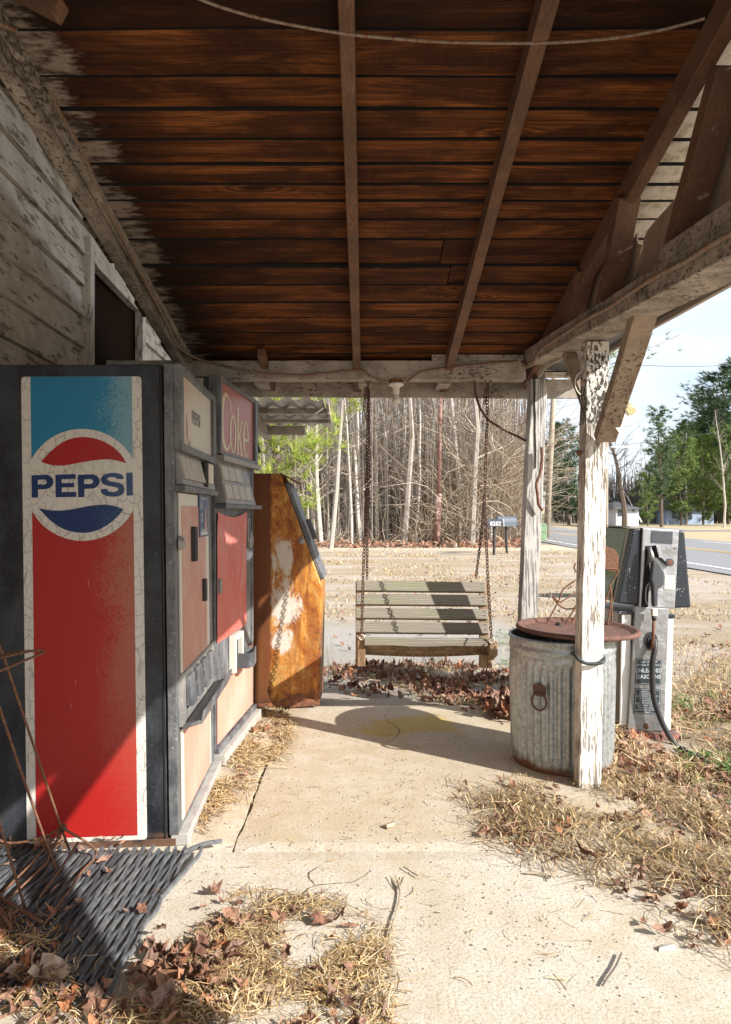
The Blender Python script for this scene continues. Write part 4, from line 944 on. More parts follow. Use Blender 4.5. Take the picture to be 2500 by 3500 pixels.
# side frames
mb = MB(); d = Vector((.048,0,0))
mb.prism([P(1222,2182,4.03), P(1222,2278,4.06), P(1216,2276,4.40), P(1216,2170,4.40)], d); mb.build('side_frame', M['swing_brown'], sw, bevel=.004)
mb = MB(); mb.prism([P(1675,2192,4.03), P(1675,2240,4.03), P(1640,2279,4.28), P(1640,2240,4.40), P(1640,2185,4.40)], d); mb.build('side_frame', M['swing_brown'], sw, bevel=.004)
mb = MB(); mb.box(P(1638,0,4.15).x, P(1678,0,4.15).x, 4.10, 4.16, P(0,2280,4.13).z, P(0,2234,4.13).z); mb.build('seat_block', M['swing_brown'], sw, bevel=.003)
def chain(pts, name='chain', parent=sw, ll=.0275, rw=.0032):
    pts = [Vector(p) for p in pts]; segs = []; tot = 0
    for a, b in zip(pts, pts[1:]): segs.append((tot, a, b)); tot += (b-a).length
    n = int(tot/(ll*.74)); mb = MB()
    for i in range(n+1):
        s_ = i/n*tot
        for (t0, a, b) in segs:
            L_ = (b-a).length
            if s_ <= t0+L_+1e-6: c = a.lerp(b, (s_-t0)/L_); d = (b-a).normalized(); break
        u = d.cross(Vector((0,1,0))).normalized(); v = d.cross(u)
        an = math.radians(45 if i % 2 else -45)+R.uniform(-.2,.2); s2 = u*math.cos(an)+v*math.sin(an)
        lp = []
        for k in range(10):
            t = 2*math.pi*k/10; cx_ = math.cos(t)*ll*.5; sx_ = math.sin(t)*ll*.31
            cx_ = max(-ll*.5, min(ll*.5, cx_*1.1)); lp.append(c+d*cx_+s2*sx_)
        lp.append(lp[0]); mb.tube(lp, rw, 5, False)
    return mb.build(name, M['chain'], parent, smooth_=True)
chain([P(1259,1312,4.15), P(1256,1570,4.13), P(1249,1816,4.09), P(1243,1939,4.07), P(1237,2168,4.03)])
chain([P(1262,1340,4.16), P(1262,1600,4.28), P(1256,1850,4.42), P(1255,1972,4.51)])
chain([P(1668,1318,4.15), P(1662,1560,4.13), P(1657,1720,4.10), P(1662,1815,4.08), P(1668,1970,4.06), P(1680,2172,4.03)])
chain([P(1658,1700,4.13), P(1643,1847,4.35), P(1628,1972,4.51)])
chain([P(1250,1330,4.14), P(1246,1395,4.14)]); chain([P(1660,1335,4.15), P(1657,1375,4.15)])
def eye(px, py, Y, r, mat, up=True):
    mb = MB(); c = P(px, py, Y); mb.tube([c+Vector((r*math.cos(t*.45), 0, r*math.sin(t*.45))) for t in range(15)], .0035, 6, False)
    if up: mb.tube([c+Vector((0,0,r)), c+Vector((0,0,r+.03))], .0035, 6)
    return mb.build('eye_bolt', M[mat], sw, smooth_=True)
eye(1668,1302,4.15,.017,'chain'); eye(1259,1300,4.15,.015,'chain'); eye(1237,2178,4.03,.016,'galvo',False); eye(1681,2188,4.03,.016,'galvo',False)

# ------------------------------------------------------------------ lamp and cables
lf = empty('ceiling_lamp', P(1355,1302,4.15), 'bare bulb in white porcelain holder under the end beam', 'lamp')
c = P(1355, 1302, 4.15)
mb = MB(); mb.lathe(c, [(0,-.014),(.042,-.014),(.046,-.004),(.046,.006),(0,.006)], 8); mb.build('junction_box', M['rustdark'], lf)
mb = MB(); mb.lathe(c, [(0,-.016),(.047,-.016),(.048,-.024),(.035,-.032),(.020,-.040),(.018,-.080),(.0,-.082)], 20); mb.build('lamp_holder', M['porc'], lf, smooth_=True)
mb = MB(); mb.lathe(c, [(0,-.078),(.012,-.08),(.014,-.09),(.022,-.104),(.026,-.118),(.022,-.134),(.01,-.142),(0,-.143)], 20)
gl = NM('frosted_bulb_glass', .25); gl.set('Base Color', (.75,.73,.68)); mb.build('bulb', gl.m, lf, smooth_=True)
def cable(name, pts, rad, label, ribs=True, mat='cable', k=6):
    pts = catmull(pts, k); out = []; rs = []
    if ribs:
        fine = []
        for a, b in zip(pts, pts[1:]):
            m_ = max(1, int((b-a).length/.0045)); fine += [a.lerp(b, i/m_) for i in range(m_)]
        fine.append(pts[-1]); pts = fine; rs = [rad*(1 if i % 2 else .78) for i in range(len(pts))]
    else: rs = [rad]*len(pts)
    mb = MB(); mb.tube(pts, rs, 7); o = mb.build(name, M[mat], smooth_=not ribs); base_at(o, pts[0]); return tag(o, label, 'cable')
EYl = 4.112
cable('electric_cable', [PX(-60,60,-1.045), PX(60,110,-1.045), PX(115,185,-1.05), PX(200,375,-1.045), PX(293,539,-1.045), PX(346,677,-1.05), PX(420,815,-1.045), PX(500,970,-1.045), PX(560,1085,-1.045), PX(607,1180,-1.03), P(670,1224,4.05), P(740,1243,EYl), P(800,1258,EYl), P(890,1275,EYl), P(960,1281,EYl), P(1030,1284,EYl), P(1100,1278,EYl), P(1180,1270,EYl), P(1235,1268,EYl), P(1258,1280,EYl), P(1290,1298,EYl), P(1330,1305,EYl)], .0085, 'ribbed armoured cable down the wall rafter and along the end beam to the bulb')
cable('electric_cable', [P(1378,1306,EYl), P(1400,1300,EYl), P(1420,1285,EYl), P(1440,1272,EYl), P(1500,1262,EYl), P(1600,1250,EYl), P(1700,1241,EYl), P(1770,1236,EYl)], .0085, 'ribbed armoured cable along the end beam right of the bulb')
bx = .938
cable('electric_cable', [PX(1784,1236,bx), PX(1806,1252,bx), PX(1828,1235,bx), PX(1850,1196,bx), PX(1900,1160,bx), PX(1950,1128,bx), PX(2010,1088,bx), PX(2080,1052,bx), PX(2140,1012,bx), PX(2200,972,bx), PX(2260,936,bx), PX(2350,890,bx), PX(2430,838,bx), PX(2560,765,bx)], .0085, 'ribbed tan cable running up the side beam above the posts')
cable('electric_cable', [P(1622,1290,4.2), P(1626,1345,4.2), P(1640,1390,4.2), P(1665,1430,4.2), P(1700,1455,4.2), P(1745,1480,4.2), P(1790,1502,4.2), P(1830,1530,4.24)], .0085, 'dark cable sagging from the end beam to the farther post', mat='chain')
cable('electric_cable', [P(1851,1528,4.08), P(1853,1570,4.08), P(1846,1620,4.08), P(1834,1655,4.07), P(1838,1690,4.08), P(1842,1725,4.09), P(1856,1745,4.09)], .010, 'rusted cable end bent down the right side of the farther post', mat='rust')
pc = [(640,-25),(690,0),(780,32),(900,65),(1050,95),(1200,118),(1350,132),(1500,143),(1650,147),(1800,148),(1950,143),(2100,130),(2250,105),(2350,80),(2410,63)]
def Yceil(px, py, drop): return (3.191-drop-EYE)/((CY-py)/F+.237)
cable('hanging_wire', [P(a, b, Yceil(a, b, .16)) for a, b in pc], .0042, 'thin grey wire looping across under the roof boards', False, 'cable')
cable('loose_wire', [P(2105,1275,3.1), P(2065,1290,3.1), P(2058,1330,3.1), P(2060,1360,3.1)] if False else [P(1986,1272,3.12), P(1972,1285,3.12), P(1966,1305,3.12), P(1970,1330,3.12), P(1985,1350,3.12)], .0028, 'short pale wire curling out beside the nearer post', False, 'galvo')
cable('strap', [P(1955,2232,3.26), P(1966,2240,3.14), P(1985,2258,3.11), P(2010,2268,3.105), P(2040,2268,3.105), P(2062,2262,3.11), P(2064,2248,3.15), P(2055,2235,3.26)], .0085, 'dark rubber strap tied round the nearer post and the can', False, 'strap')
# torn plastic hanging outside
mb = MB()
def thin(pts, Y): return [P(a, b, Y) for a, b in pts]
mb.prism(thin([(2120,1372),(2140,1362),(2186,1402),(2175,1425),(2150,1448),(2135,1440),(2130,1470),(2128,1492),(2098,1455),(2100,1420)], 3.0), (.01,.02,.004))
tp = mb.build('torn_plastic_cover', M['plastic']); base_at(tp, P(2140,1362,3.0)); tag(tp, 'torn white plastic cover dangling outside the brace, olive stripes', 'plastic scrap')
mb = MB(); mb.prism(thin([(2128,1376),(2142,1368),(2160,1382),(2148,1392)], 2.995), (.002,.002,.001)); mb.prism(thin([(2138,1398),(2158,1388),(2176,1400),(2172,1412),(2152,1418)], 2.995), (.002,.002,.001))
o = mb.build('olive_pattern', M['olive'], tp, local=True); o.location = -Vector(tp.location)
# hanging chip under end beam left
mb = MB(); mb.bar(P(817,1343,3.9), P(838,1328,3.9), .012, .02); tag(base_at(mb.build('wood_splinter', M['beamX']), P(838,1328,3.9)), 'pale splinter sticking out under the end beam', 'splinter')

# ------------------------------------------------------------------ bin and lid
can = empty('trash_can', (1.005, 3.50, 0), 'fluted galvanised trash can behind the nearer post', 'trash can')
def flute(a, h): 
    f = math.cos(a*40); return .0075*f*smooth((h-.03)/.04)*smooth((.53-h)/.02)
mb = MB(); prof = [(.240,.0),(.2455,.012),(.246,.03)]+[(.247+.010*t/12, .04+.48*t/12) for t in range(13)]+[(.259,.535),(.262,.545),(.259,.555),(.259,.57),(.264,.58),(.264,.59),(.259,.60),(.259,.625),(.266,.63),(.266,.642),(.258,.645),(.252,.64),(.25,.3)]
mb.lathe((1.005,3.50,.0), prof, 320, fr=flute); mb.build('body', M['galv'], can, smooth_=True)
mb = MB(); hcx = P(1838, 2370, 3.27)
an = math.atan2(hcx.y-3.50, hcx.x-1.005); dirv = Vector((math.cos(an), math.sin(an), 0)); tg = Vector((-dirv.y, dirv.x, 0)); hc = Vector((1.005,3.50,.0))+dirv*.268+Vector((0,0,.40))
mb.prism([hc+tg*.035+Vector((0,0,.03)), hc+tg*.03+Vector((0,0,-.02)), hc-tg*.03+Vector((0,0,-.02)), hc-tg*.035+Vector((0,0,.03)), hc+Vector((0,0,.04))], dirv*.004)
mb.tube([hc+dirv*.008+tg*(.038*math.cos(t*.42))+Vector((0,0,-.045+.038*math.sin(t*.42)*1.1)) for t in range(16)], .005, 6, False)
mb.build('handle', M['chain'], can, smooth_=False)
mb = MB(); mb.lathe((1.09,3.52,.628), [(0,.0),(.255,.003),(.27,.004),(.283,.018),(.300,.022),(.308,.016),(.310,.006),(.302,-.002),(.27,-.006),(0,-.008)], 64)
lid = mb.build('rusted_pan', M['lid'], smooth_=True); base_at(lid, (1.09,3.52,.62)); lid.rotation_euler = (0, .02, 0); lid.location.z = .656-.006
tag(lid, 'large round rusty pan lying across the trash can', 'pan')
# rusty chair frame on the pan
chf = empty('chair_frame', P(1990,2150,3.68), 'rusted wire chair frame with curved metal back resting on the pan', 'chair')
yb_ = 3.70
def wire(pts, r=.0045, name='frame_rod'): mb = MB(); mb.tube(catmull([P(a, b, yb_+c) for a, b, c in pts], 3), r, 6); return mb.build(name, M['rust'], chf, smooth_=True)
wire([(1968,1925,0),(1963,1940,0),(1970,1956,0)])
wire([(1972,1980,.0),(1925,2015,0),(1912,2050,0),(1870,2130,0),(1872,2140,0),(1885,2148,0),(1925,2155,-.02),(1975,2140,0)])
wire([(1975,2022,.1),(1930,2050,.08),(1910,2058,.08),(1890,2035,.08),(1895,2050,.08),(1925,2078,.08),(1960,2080,.05),(1975,2068,.05)])
wire([(1990,2030,0),(1965,2078,0),(1925,2148,0)]); wire([(1990,2060,.05),(1975,2090,.05),(1945,2150,.03)])
wire([(2066,1945,0),(2095,1945,0),(2112,1948,0),(2108,1965,0),(2090,1995,0),(2075,2040,0),(2066,2065,0)])
wire([(2085,1998,0),(2090,2030,0),(2092,2110,0),(2092,2170,-.02)]); wire([(2085,2000,.0),(2088,2065,0),(2072,2165,-.02)])
mb = MB(); pts = [(2040,1862),(2075,1868),(2105,1880),(2116,1900),(2116,1935),(2110,1955),(2075,1950),(2040,1945)]
mb.prism([P(a, b, yb_) for a, b in pts], (0,.006,0)); mb.build('back_panel', M['rust'], chf, bevel=.002)
mb = MB(); wc_ = P(1910,2140,3.66); mb.lathe(wc_, [(0,-.01),(.018,-.01),(.022,0),(.018,.01),(0,.01)], 14, (1,.3,0)); mb.build('caster', M['black'], chf)

# ------------------------------------------------------------------ fuel pump
PY = 4.2; pk = PY/F
gp = empty('fuel_pump', P(2210,2525,PY+.2), 'old stainless steel fuel pump with hose on its narrow end', 'fuel pump')
def pp(px, py, dy=0): p = P(px, py, PY); return Vector((p.x, PY+dy, p.z))
def quadbox(mb, tl, tr, br, bl, y0, y1):
    f_ = [pp(*bl), pp(*br), pp(*tr), pp(*tl)]
    mb.hexa([f_[0]+Vector((0,y0,0)), f_[1]+Vector((0,y0,0)), f_[1]+Vector((0,y1,0)), f_[0]+Vector((0,y1,0)), f_[3]+Vector((0,y0,0)), f_[2]+Vector((0,y0,0)), f_[2]+Vector((0,y1,0)), f_[3]+Vector((0,y1,0))])
mb = MB(); quadbox(mb, (2118,2095),(2303,2102),(2300,2495),(2112,2490), .02, .58); bd = mb.build('body', M['pump_tan'], gp, bevel=.004)
mb = MB(); quadbox(mb, (2126,2092),(2158,2093),(2150,2482),(2119,2478), -.004, .018); mb.build('corner_panel', M['pump_white'], gp, bevel=.003)
mb = MB(); quadbox(mb, (2278,2112),(2302,2114),(2292,2495),(2262,2495), -.004, .018); mb.build('corner_panel', M['pump_white'], gp, bevel=.003)
mb = MB(); quadbox(mb, (2112,2088),(2158,2090),(2158,2100),(2112,2098), -.012, .03); mb.build('panel_cap', M['pump_black'], gp, bevel=.002); mb = MB(); quadbox(mb, (2278,2100),(2306,2101),(2306,2112),(2278,2111), -.012, .03); mb.build('panel_cap', M['pump_black'], gp, bevel=.002)
mb = MB(); quadbox(mb, (2166,2070),(2280,2078),(2264,2494),(2140,2494), -.03, .015); fpnl = mb.build('front_panel', M['steel'], gp, bevel=.004)
mb = MB(); quadbox(mb, (2108,2490),(2312,2500),(2308,2532),(2108,2520), -.045, .60); mb.build('base', simple('red_rust_base', (.13,.085,.07), .8, 0, .3, 20, col2=(.38,.14,.11), thr=(.52,.58)), gp, bevel=.005)
# head: flared black cheeks, bright middle
mb = MB(); quadbox(mb, (2158,1806),(2345,1816),(2362,2072),(2106,2062), .03, .55); hd = mb.build('head', M['pump_tan'], gp, bevel=.006)
mb = MB(); mb.hexa([pp(2150,1802,-.0)+Vector((0,-.01,0)), pp(2342,1812)+Vector((0,-.01,0)), pp(2342,1812)+Vector((0,.58,0)), pp(2150,1802)+Vector((0,.58,0)), pp(2150,1798)+Vector((0,-.01,0)), pp(2342,1808)+Vector((0,-.01,0)), pp(2342,1808)+Vector((0,.58,0)), pp(2150,1798)+Vector((0,.58,0))])
mb.build('head_cap', M['steel'], gp)
for q4 in (((2162,1806),(2190,1806),(2182,2070),(2108,2060)), ((2313,1812),(2338,1814),(2360,2076),(2300,2078))):
    mb = MB(); quadbox(mb, *q4, -.015, .03); mb.build('cheek', M['pump_black'], gp, bevel=.012)
mb = MB(); quadbox(mb, (2191,1804),(2314,1812),(2300,2078),(2178,2072), -.032, .028); mid = mb.build('head_panel', M['steel_b'], gp, bevel=.005)
def onhead(mb_, name, mat, par, bev=.002): 
    o = mb_.build(name, M[mat], par, local=True, bevel=bev); o.location = -Vector(gp.location); return o
mb = MB(); quadbox(mb, (2219,1813),(2292,1817),(2291,1859),(2217,1855), -.0355, -.031); onhead(mb, 'display', 'grey_dark', mid)
mb = MB(); quadbox(mb, (2199,1865),(2232,1865),(2248,1905),(2196,1905), -.0355, -.0315); quadbox(mb, (2197,1905),(2215,1905),(2208,2072),(2184,2072), -.0355, -.0315); onhead(mb, 'nozzle_recess', 'void', mid)
mb = MB(); quadbox(mb, (2228,1862),(2238,1862),(2250,1903),(2240,1905), -.06, -.0315); onhead(mb, 'recess_lip', 'steel_b', mid)
mb = MB(); quadbox(mb, (2264,1964),(2300,1966),(2298,2014),(2262,2012), -.0355, -.0315); onhead(mb, 'plate', 'cream', mid)
mb = MB(); mb.tube([pp(2248,1903,-.04), pp(2262,1918,-.05)], .014, 8); c = pp(2275,1920,-.035); mb.lathe(c, [(.022,0),(.024,.03),(.0,.03)], 16, (0,-1,0)); onhead(mb, 'lever', 'grey_dark', mid, 0)
mb = MB(); mb.lathe(pp(2275,1920,-.067), [(0,.0),(.017,.0)], 16, (0,-1,0)); mb.lathe(pp(2299,1873,-.034), [(0,.001),(.006,.001),(.006,0)], 10, (0,-1,0)); onhead(mb, 'rusted_cap', 'rust', mid, 0)
nzl = MB(); nzl.tube([pp(2208,1870,-.05), pp(2212,1890,-.06), pp(2216,1918,-.07)], [.012,.015,.017], 10); nz_ = nzl.build('nozzle_spout', M['steel'], gp, smooth_=True)
mb = MB(); pf = [(2210,1918),(2230,1915),(2240,1938),(2248,1950),(2247,1990),(2240,2002),(2228,2006),(2226,2065),(2212,2068),(2210,2000),(2204,1975)]
mb.prism([pp(a, b, -.10) for a, b in pf], (0,.045,0)); mb.build('nozzle', M['grey_dark'], gp, bevel=.008)
mb = MB(); mb.tube(catmull([pp(2205,1990,-.06), pp(2196,2005,-.06), pp(2194,2045,-.06), pp(2200,2062,-.06)], 3), .004, 6); mb.build('trigger', M['steel'], gp)
mb = MB(); mb.box(pp(2208,0).x, pp(2226,0).x, PY-.10, PY-.065, pp(0,2098).z, pp(0,2074).z); mb.build('hose_fitting', M['cream'], gp, bevel=.004)
mb = MB(); mb.tube([pp(2216,2098,-.083), pp(2217,2112,-.083)], .014, 10); mb.build('hose_collar', M['black'], gp, smooth_=True)
mb = MB(); mb.tube([pp(2216,2112,-.083), pp(2214,2160,-.083), pp(2212,2213,-.075)], .0095, 10); mb.build('rusted_hose_core', M['rust'], gp, smooth_=True)
mb = MB(); c = pp(2218,2187,-.031)
for sc_, dd in ((1,.006),(.62,.012)): 
    mb.prism([c+Vector((sc_*.04*math.cos(t*.4), 0, sc_*.055*math.sin(t*.4))) for t in range(16)], (0,-dd,0))
mb.build('hose_port', M['black'], gp)
hp = catmull([pp(2226,2180,-.045), pp(2222,2205,-.075), pp(2212,2245,-.085), pp(2210,2300,-.085), pp(2215,2370,-.085), pp(2236,2440,-.09), pp(2262,2495,-.10), pp(2283,2530,-.11), pp(2305,2552,-.12)], 4)
g1 = G(2330,2570,.02); g2 = G(2380,2600,.02); g3 = G(2430,2625,.02)
hp += catmull([hp[-1], g1, g2, g3], 3)[1:]
mb = MB(); mb.tube(hp, .0165, 10); mb.build('hose', M['black'], gp, smooth_=True)
for (t_l, t_r, b_r, b_l), lines, sz in ((((2169,2247),(2255,2251),(2252,2338),(2164,2334)), ['FOR USE AS A','MOTOR FUEL ONLY'], .017), (((2164,2347),(2251,2352),(2247,2436),(2159,2432)), ['FEDERAL LAW','PROHIBITS THE','INTRODUCTION OF','ANY GASOLINE','CONTAINING','LEAD OR PHOSPHORUS','INTO ANY MOTOR','VEHICLE LABELED','UNLEADED GASOLINE','ONLY'], .0145)):
    mb = MB(); quadbox(mb, t_l, t_r, b_r, b_l, -.0335, -.031); dc = onhead(mb, 'warning_decal', 'decal_black', fpnl, .0)
    cxm = (t_l[0]+t_r[0]+b_l[0]+b_r[0])/4; mb = MB(); y = t_l[1]+12
    for ln in lines:
        put2d(mb, text2d(ln, sz, .01), pp(cxm, y, -.0342), (1,0,0), (0,0,1)); y += 10.5 if sz > .016 else 7.8
    if sz > .016:
        for ln in ('UNLEADED', 'GASOLINE'): y += 8; put2d(mb, text2d(ln, .034, .02, sx=.95), pp(cxm, y, -.0342), (1,0,0), (0,0,1)); y += 13
    # thin printed border
    for (a, b) in ((t_l,t_r),(t_r,b_r),(b_r,b_l),(b_l,t_l)):
        ca = Vector((cxm, (t_l[1]+b_l[1])/2)); a2 = ca+(Vector(a)-ca)*.93; b2 = ca+(Vector(b)-ca)*.93; mb.bar(pp(a2.x, a2.y, -.0342), pp(b2.x, b2.y, -.0342), .0004, .002, (0,0,1) if abs(a2.y-b2.y) < 20 else (1,0,0))
    o = mb.build('print', M['decal_print'], fpnl, local=True); o.location = -Vector(gp.location)
mb = MB(); mb.lathe(pp(2202,2477,-.031), [(.018,0),(.018,.002),(0,.002)], 16, (0,-1,0)); onhead(mb, 'round_plug', 'rust', fpnl, 0)
# long side: dial glass with plates
mb = MB(); XL = pp(2158,0).x
mb.hexa([(pp(2106,0).x-.003, PY+.07, pp(0,2050).z), (pp(2106,0).x, PY+.07, pp(0,2050).z), (pp(2106,0).x, PY+.52, pp(0,2050).z), (pp(2106,0).x-.003, PY+.52, pp(0,2050).z), (XL-.003, PY+.07, pp(0,1812).z), (XL, PY+.07, pp(0,1812).z), (XL, PY+.52, pp(0,1812).z), (XL-.003, PY+.52, pp(0,1812).z)])
mb.build('dial_glass', M['pump_glass'], gp)

# ------------------------------------------------------------------ tyre-strip door mat
mb = MB(); nS = 64
for i in range(nS):
    x = lerp(-1.62, -.66, i/(nS-1)); mb.cur = R.random(); ph = R.uniform(0, 6)
    pts = []; ya = 1.74+R.uniform(-.02,.02)+.07*max(0, (-.95-x)); yb = 2.535+R.uniform(-.02,.015)
    for k in range(22):
        t = k/21; y = lerp(ya, yb, t)
        pts.append((x+.0065*math.sin(y*34+(i%2)*math.pi+ph*.12)+.004*mnoise.noise(Vector((x*9, y*4, i)))+.05*(t-.5)*.5, y, .012+.006*abs(math.sin(y*34+(i%2)*math.pi))+.003*mnoise.noise(Vector((y*5, i, 0)))))
    for a, b in zip(pts, pts[1:]): mb.bar(a, b, .0085, .013, (0,0,1))
for (a, b, c, d) in (((-.665,2.50,.02),(-.60,2.53,.035),(-.55,2.56,.03),(-.54,2.565,.028)), ((-.66,2.2,.02),(-.62,2.35,.03),(-.60,2.46,.03),(-.605,2.52,.028))):
    pts = catmull([a, b, c, d], 4)
    for p, q in zip(pts, pts[1:]): mb.bar(p, q, .009, .013)
mt = mb.build('door_mat', M['mat'], bevel=0); base_at(mt, (-1.1, 2.1, 0)); tag(mt, 'black doormat woven from rubber strips before the machines', 'doormat')

# ------------------------------------------------------------------ rusty wire stand
ws = empty('wire_stand', (-1.1, 2.2, 0), 'rusty bent wire stand in front of the black vending machine', 'wire stand')
def rod(pts, r=.0042):
    mb = MB(); mb.tube([Vector(p) for p in pts], r, 7); mb.build('rod', M['rust'], ws, smooth_=True)
def Gm(px, py, up=.035): Y = (EYE-up)/((py-CY)/F); return P(px, py, Y)
kn = P(213,2832,2.40)
rod([P(-20,2160,2.15), P(17,2255,2.2), P(211,2831,2.40), Gm(238,2905)]); rod([P(-20,2360,2.12), P(72,2637,2.25), P(166,2900,2.36), Gm(192,2968)])
rod([P(-20,2750,2.0), P(0,2815,2.02), Gm(88,3108)]); rod(catmull([P(-40,2252,2.1), P(72,2228,2.12), P(150,2225,2.16), P(133,2238,2.14), P(60,2268,2.06), P(-40,2310,2.0)], 3))
rod([P(-30,2255,2.1), P(60,2235,2.1), P(100,2226,2.15)])
rod(catmull([kn, P(223,2835,2.38), Gm(331,2908,.045), Gm(280,2980,.04), Gm(223,3062,.04), Gm(150,3160,.035)], 4)); rod(catmull([kn, P(120,2870,2.38), P(31,2881,2.38), P(-20,2862,2.36)], 4))
rod([kn, Gm(100,2960,.06), Gm(-20,3080,.04)]); rod([P(269,2877,2.36), Gm(200,2980,.045), Gm(135,3068)]); rod([kn, Gm(160,2950,.06), Gm(-20,3120,.04)])
rod(catmull([Gm(-30,3050,.05), Gm(69,3108,.05), Gm(146,3154,.035)], 3), .006); rod([Gm(-30,3060,.06), Gm(40,3177,.035)], .006)
mb = MB(); mb.tube([kn+Vector((.012*math.cos(t), .012*math.sin(t*1.7), .012*math.sin(t))) for t in range(20)], .0035, 5); mb.build('twisted_wire', M['rust'], ws)

# ------------------------------------------------------------------ litter: leaves, straw, weeds, pebbles
LEAF = [(0,-1),(.18,-.55),(.62,-.62),(.55,-.25),(1,.12),(.52,.2),(.62,.68),(.22,.5),(0,1.05),(-.22,.5),(-.62,.68),(-.52,.2),(-1,.12),(-.55,-.25),(-.62,-.62),(-.18,-.55)]
OVAL = [(0,-1),(.28,-.6),(.36,0),(.25,.6),(0,1),(-.25,.6),(-.36,0),(-.28,-.6)]
LEAF2 = [(0,-1),(.22,-.6),(.5,-.45),(.62,.0),(.9,.3),(.5,.42),(.3,.8),(0,1),(-.25,.6),(-.7,.7),(-.55,.2),(-.8,-.2),(-.4,-.5)]
def leaf(mb, p, s, rr=R, flatn=.35):
    u = rr.random(); sh = LEAF if u < .10 else (LEAF2 if u < .6 else OVAL); yaw = rr.uniform(0, 6.3); cur = rr.uniform(.3, 1.5)
    rot = Matrix.Rotation(yaw, 3, 'Z') @ Matrix.Rotation(rr.uniform(-flatn, flatn)*1.8, 3, 'X') @ Matrix.Rotation(rr.uniform(-flatn, flatn)*1.8, 3, 'Y')
    k = rr.uniform(.5, 1.); mb.cur = rr.random(); ca = rr.uniform(0, 3.2); cx_, cy_ = math.cos(ca), math.sin(ca); ph = rr.uniform(0, 6)
    def zz(x, y):
        q = x*cx_+y*cy_; w_ = -x*cy_+y*cx_
        return cur*.6*q*q+.14*math.sin(w_*5+ph)+.10*math.sin(q*7+ph)
    ring = []; inner = []
    for (x, y) in sh:
        x *= rr.uniform(.82,1.15)*k; y *= rr.uniform(.82,1.15); ring.append(Vector((x, y, zz(x, y)+rr.uniform(-.06,.10)))); inner.append(Vector((x*.5, y*.5, zz(x*.5, y*.5)+rr.uniform(-.05,.05))))
    n_ = len(sh); vs = [Vector((0,0,0))]+inner+ring; mz = min((rot@v).z for v in vs); out = [Vector(p)+(rot@v-Vector((0,0,mz)))*s for v in vs]
    mb.add(out, [(0, 1+i, 1+(i+1)%n_) for i in range(n_)]+[(1+i, 1+n_+i, 1+n_+(i+1)%n_, 1+(i+1)%n_) for i in range(n_)])
def straw(mb, p, L_, rr=R, r0=.0012, lift=.02, yaw=None):
    a = rr.uniform(0, 6.3) if yaw is None else yaw+rr.gauss(0, .9); d = Vector((math.cos(a), math.sin(a), 0)); n_ = Vector((-d.y, d.x, 0))
    h0 = rr.uniform(0, lift); h1 = rr.uniform(0, lift); hm = rr.uniform(0, lift*1.2); cv = rr.uniform(-.22,.22)*L_; r0 *= rr.choice((.7, 1., 1.2, 1.9))
    mb.cur = rr.random(); pts = [Vector(p)-d*L_*.5+Vector((0,0,h0)), Vector(p)-d*L_*.2+n_*cv*.8+Vector((0,0,hm)), Vector(p)+d*L_*.2+n_*cv+Vector((0,0,hm*.8)), Vector(p)+d*L_*.5+Vector((0,0,h1))]
    vs = []
    for q in pts: vs += [q-n_*r0, q+n_*r0+Vector((0,0,r0*.6))]
    mb.add(vs, [(0,1,3,2),(2,3,5,4),(4,5,7,6)])
def inpoly(x, y, pl):
    c = False; j = len(pl)-1
    for i in range(len(pl)):
        if (pl[i][1] > y) != (pl[j][1] > y) and x < (pl[j][0]-pl[i][0])*(y-pl[i][1])/(pl[j][1]-pl[i][1])+pl[i][0]: c = not c
        j = i
    return c
def surf(x, y):
    g = gz(x, y)
    if .15 < y < 4.52 and -1.7 < x < (1.35 if y < 2.55 else 1.18): return max(g, .001)
    return g
def scatter(polypx, n, seed, cb, jit=0):
    rr = random.Random(seed); pw = [G(a, b) for a, b in polypx]; pl = [(p.x, p.y) for p in pw]
    x0, x1 = min(p[0] for p in pl), max(p[0] for p in pl); y0, y1 = min(p[1] for p in pl), max(p[1] for p in pl); k = 0; t = 0
    while k < n and t < n*30:
        t += 1; x = rr.uniform(x0, x1); y = rr.uniform(y0, y1)
        if not inpoly(x+rr.gauss(0, jit), y+rr.gauss(0, jit), pl): continue
        d = mnoise.noise(Vector((x*2.6, y*2.6, seed)))+.5*mnoise.noise(Vector((x*8, y*8, seed)))
        if rr.random() > .55+d*1.3: continue
        cb(x, y, rr); k += 1
RZ = [(1560,2690),(1700,2720),(1950,2700),(2060,2640),(2500,2560),(2640,2560),(2640,3330),(2440,3260),(2250,3160),(2080,3040),(1900,2960),(1700,2900),(1600,2830)]
BL = [(650,3120),(700,3080),(900,3110),(1080,3130),(1230,3220),(1340,3330),(1200,3400),(1300,3560),(420,3600),(540,3450),(670,3300)]
WB = [(600,2880),(680,2700),(760,2600),(880,2440),(960,2450),(1000,2560),(900,2620),(820,2700),(760,2760)]
BAND = [(1100,2290),(1330,2275),(1640,2280),(1760,2330),(1760,2470),(1620,2430),(1400,2390),(1250,2370),(1120,2360)]
BLL = [(-120,3150),(70,3170),(110,3300),(280,3440),(560,3460),(700,3420),(900,3440),(760,3600),(-120,3600)]
BM = [(520,3230),(640,3190),(760,3230),(790,3400),(520,3440)]
FR = [(2100,2540),(2640,2300),(2640,2700),(2100,2680)]
mb = MB()
scatter(RZ, 6200, 3, lambda x, y, r: straw(mb, (x, y, surf(x, y)+.002), r.uniform(.04,.22), r, .0011, .03, 2.6), .06)
scatter(BL, 3600, 4, lambda x, y, r: straw(mb, (x, y, surf(x, y)+.002), r.uniform(.02,.13), r, .0008, .018), .06)
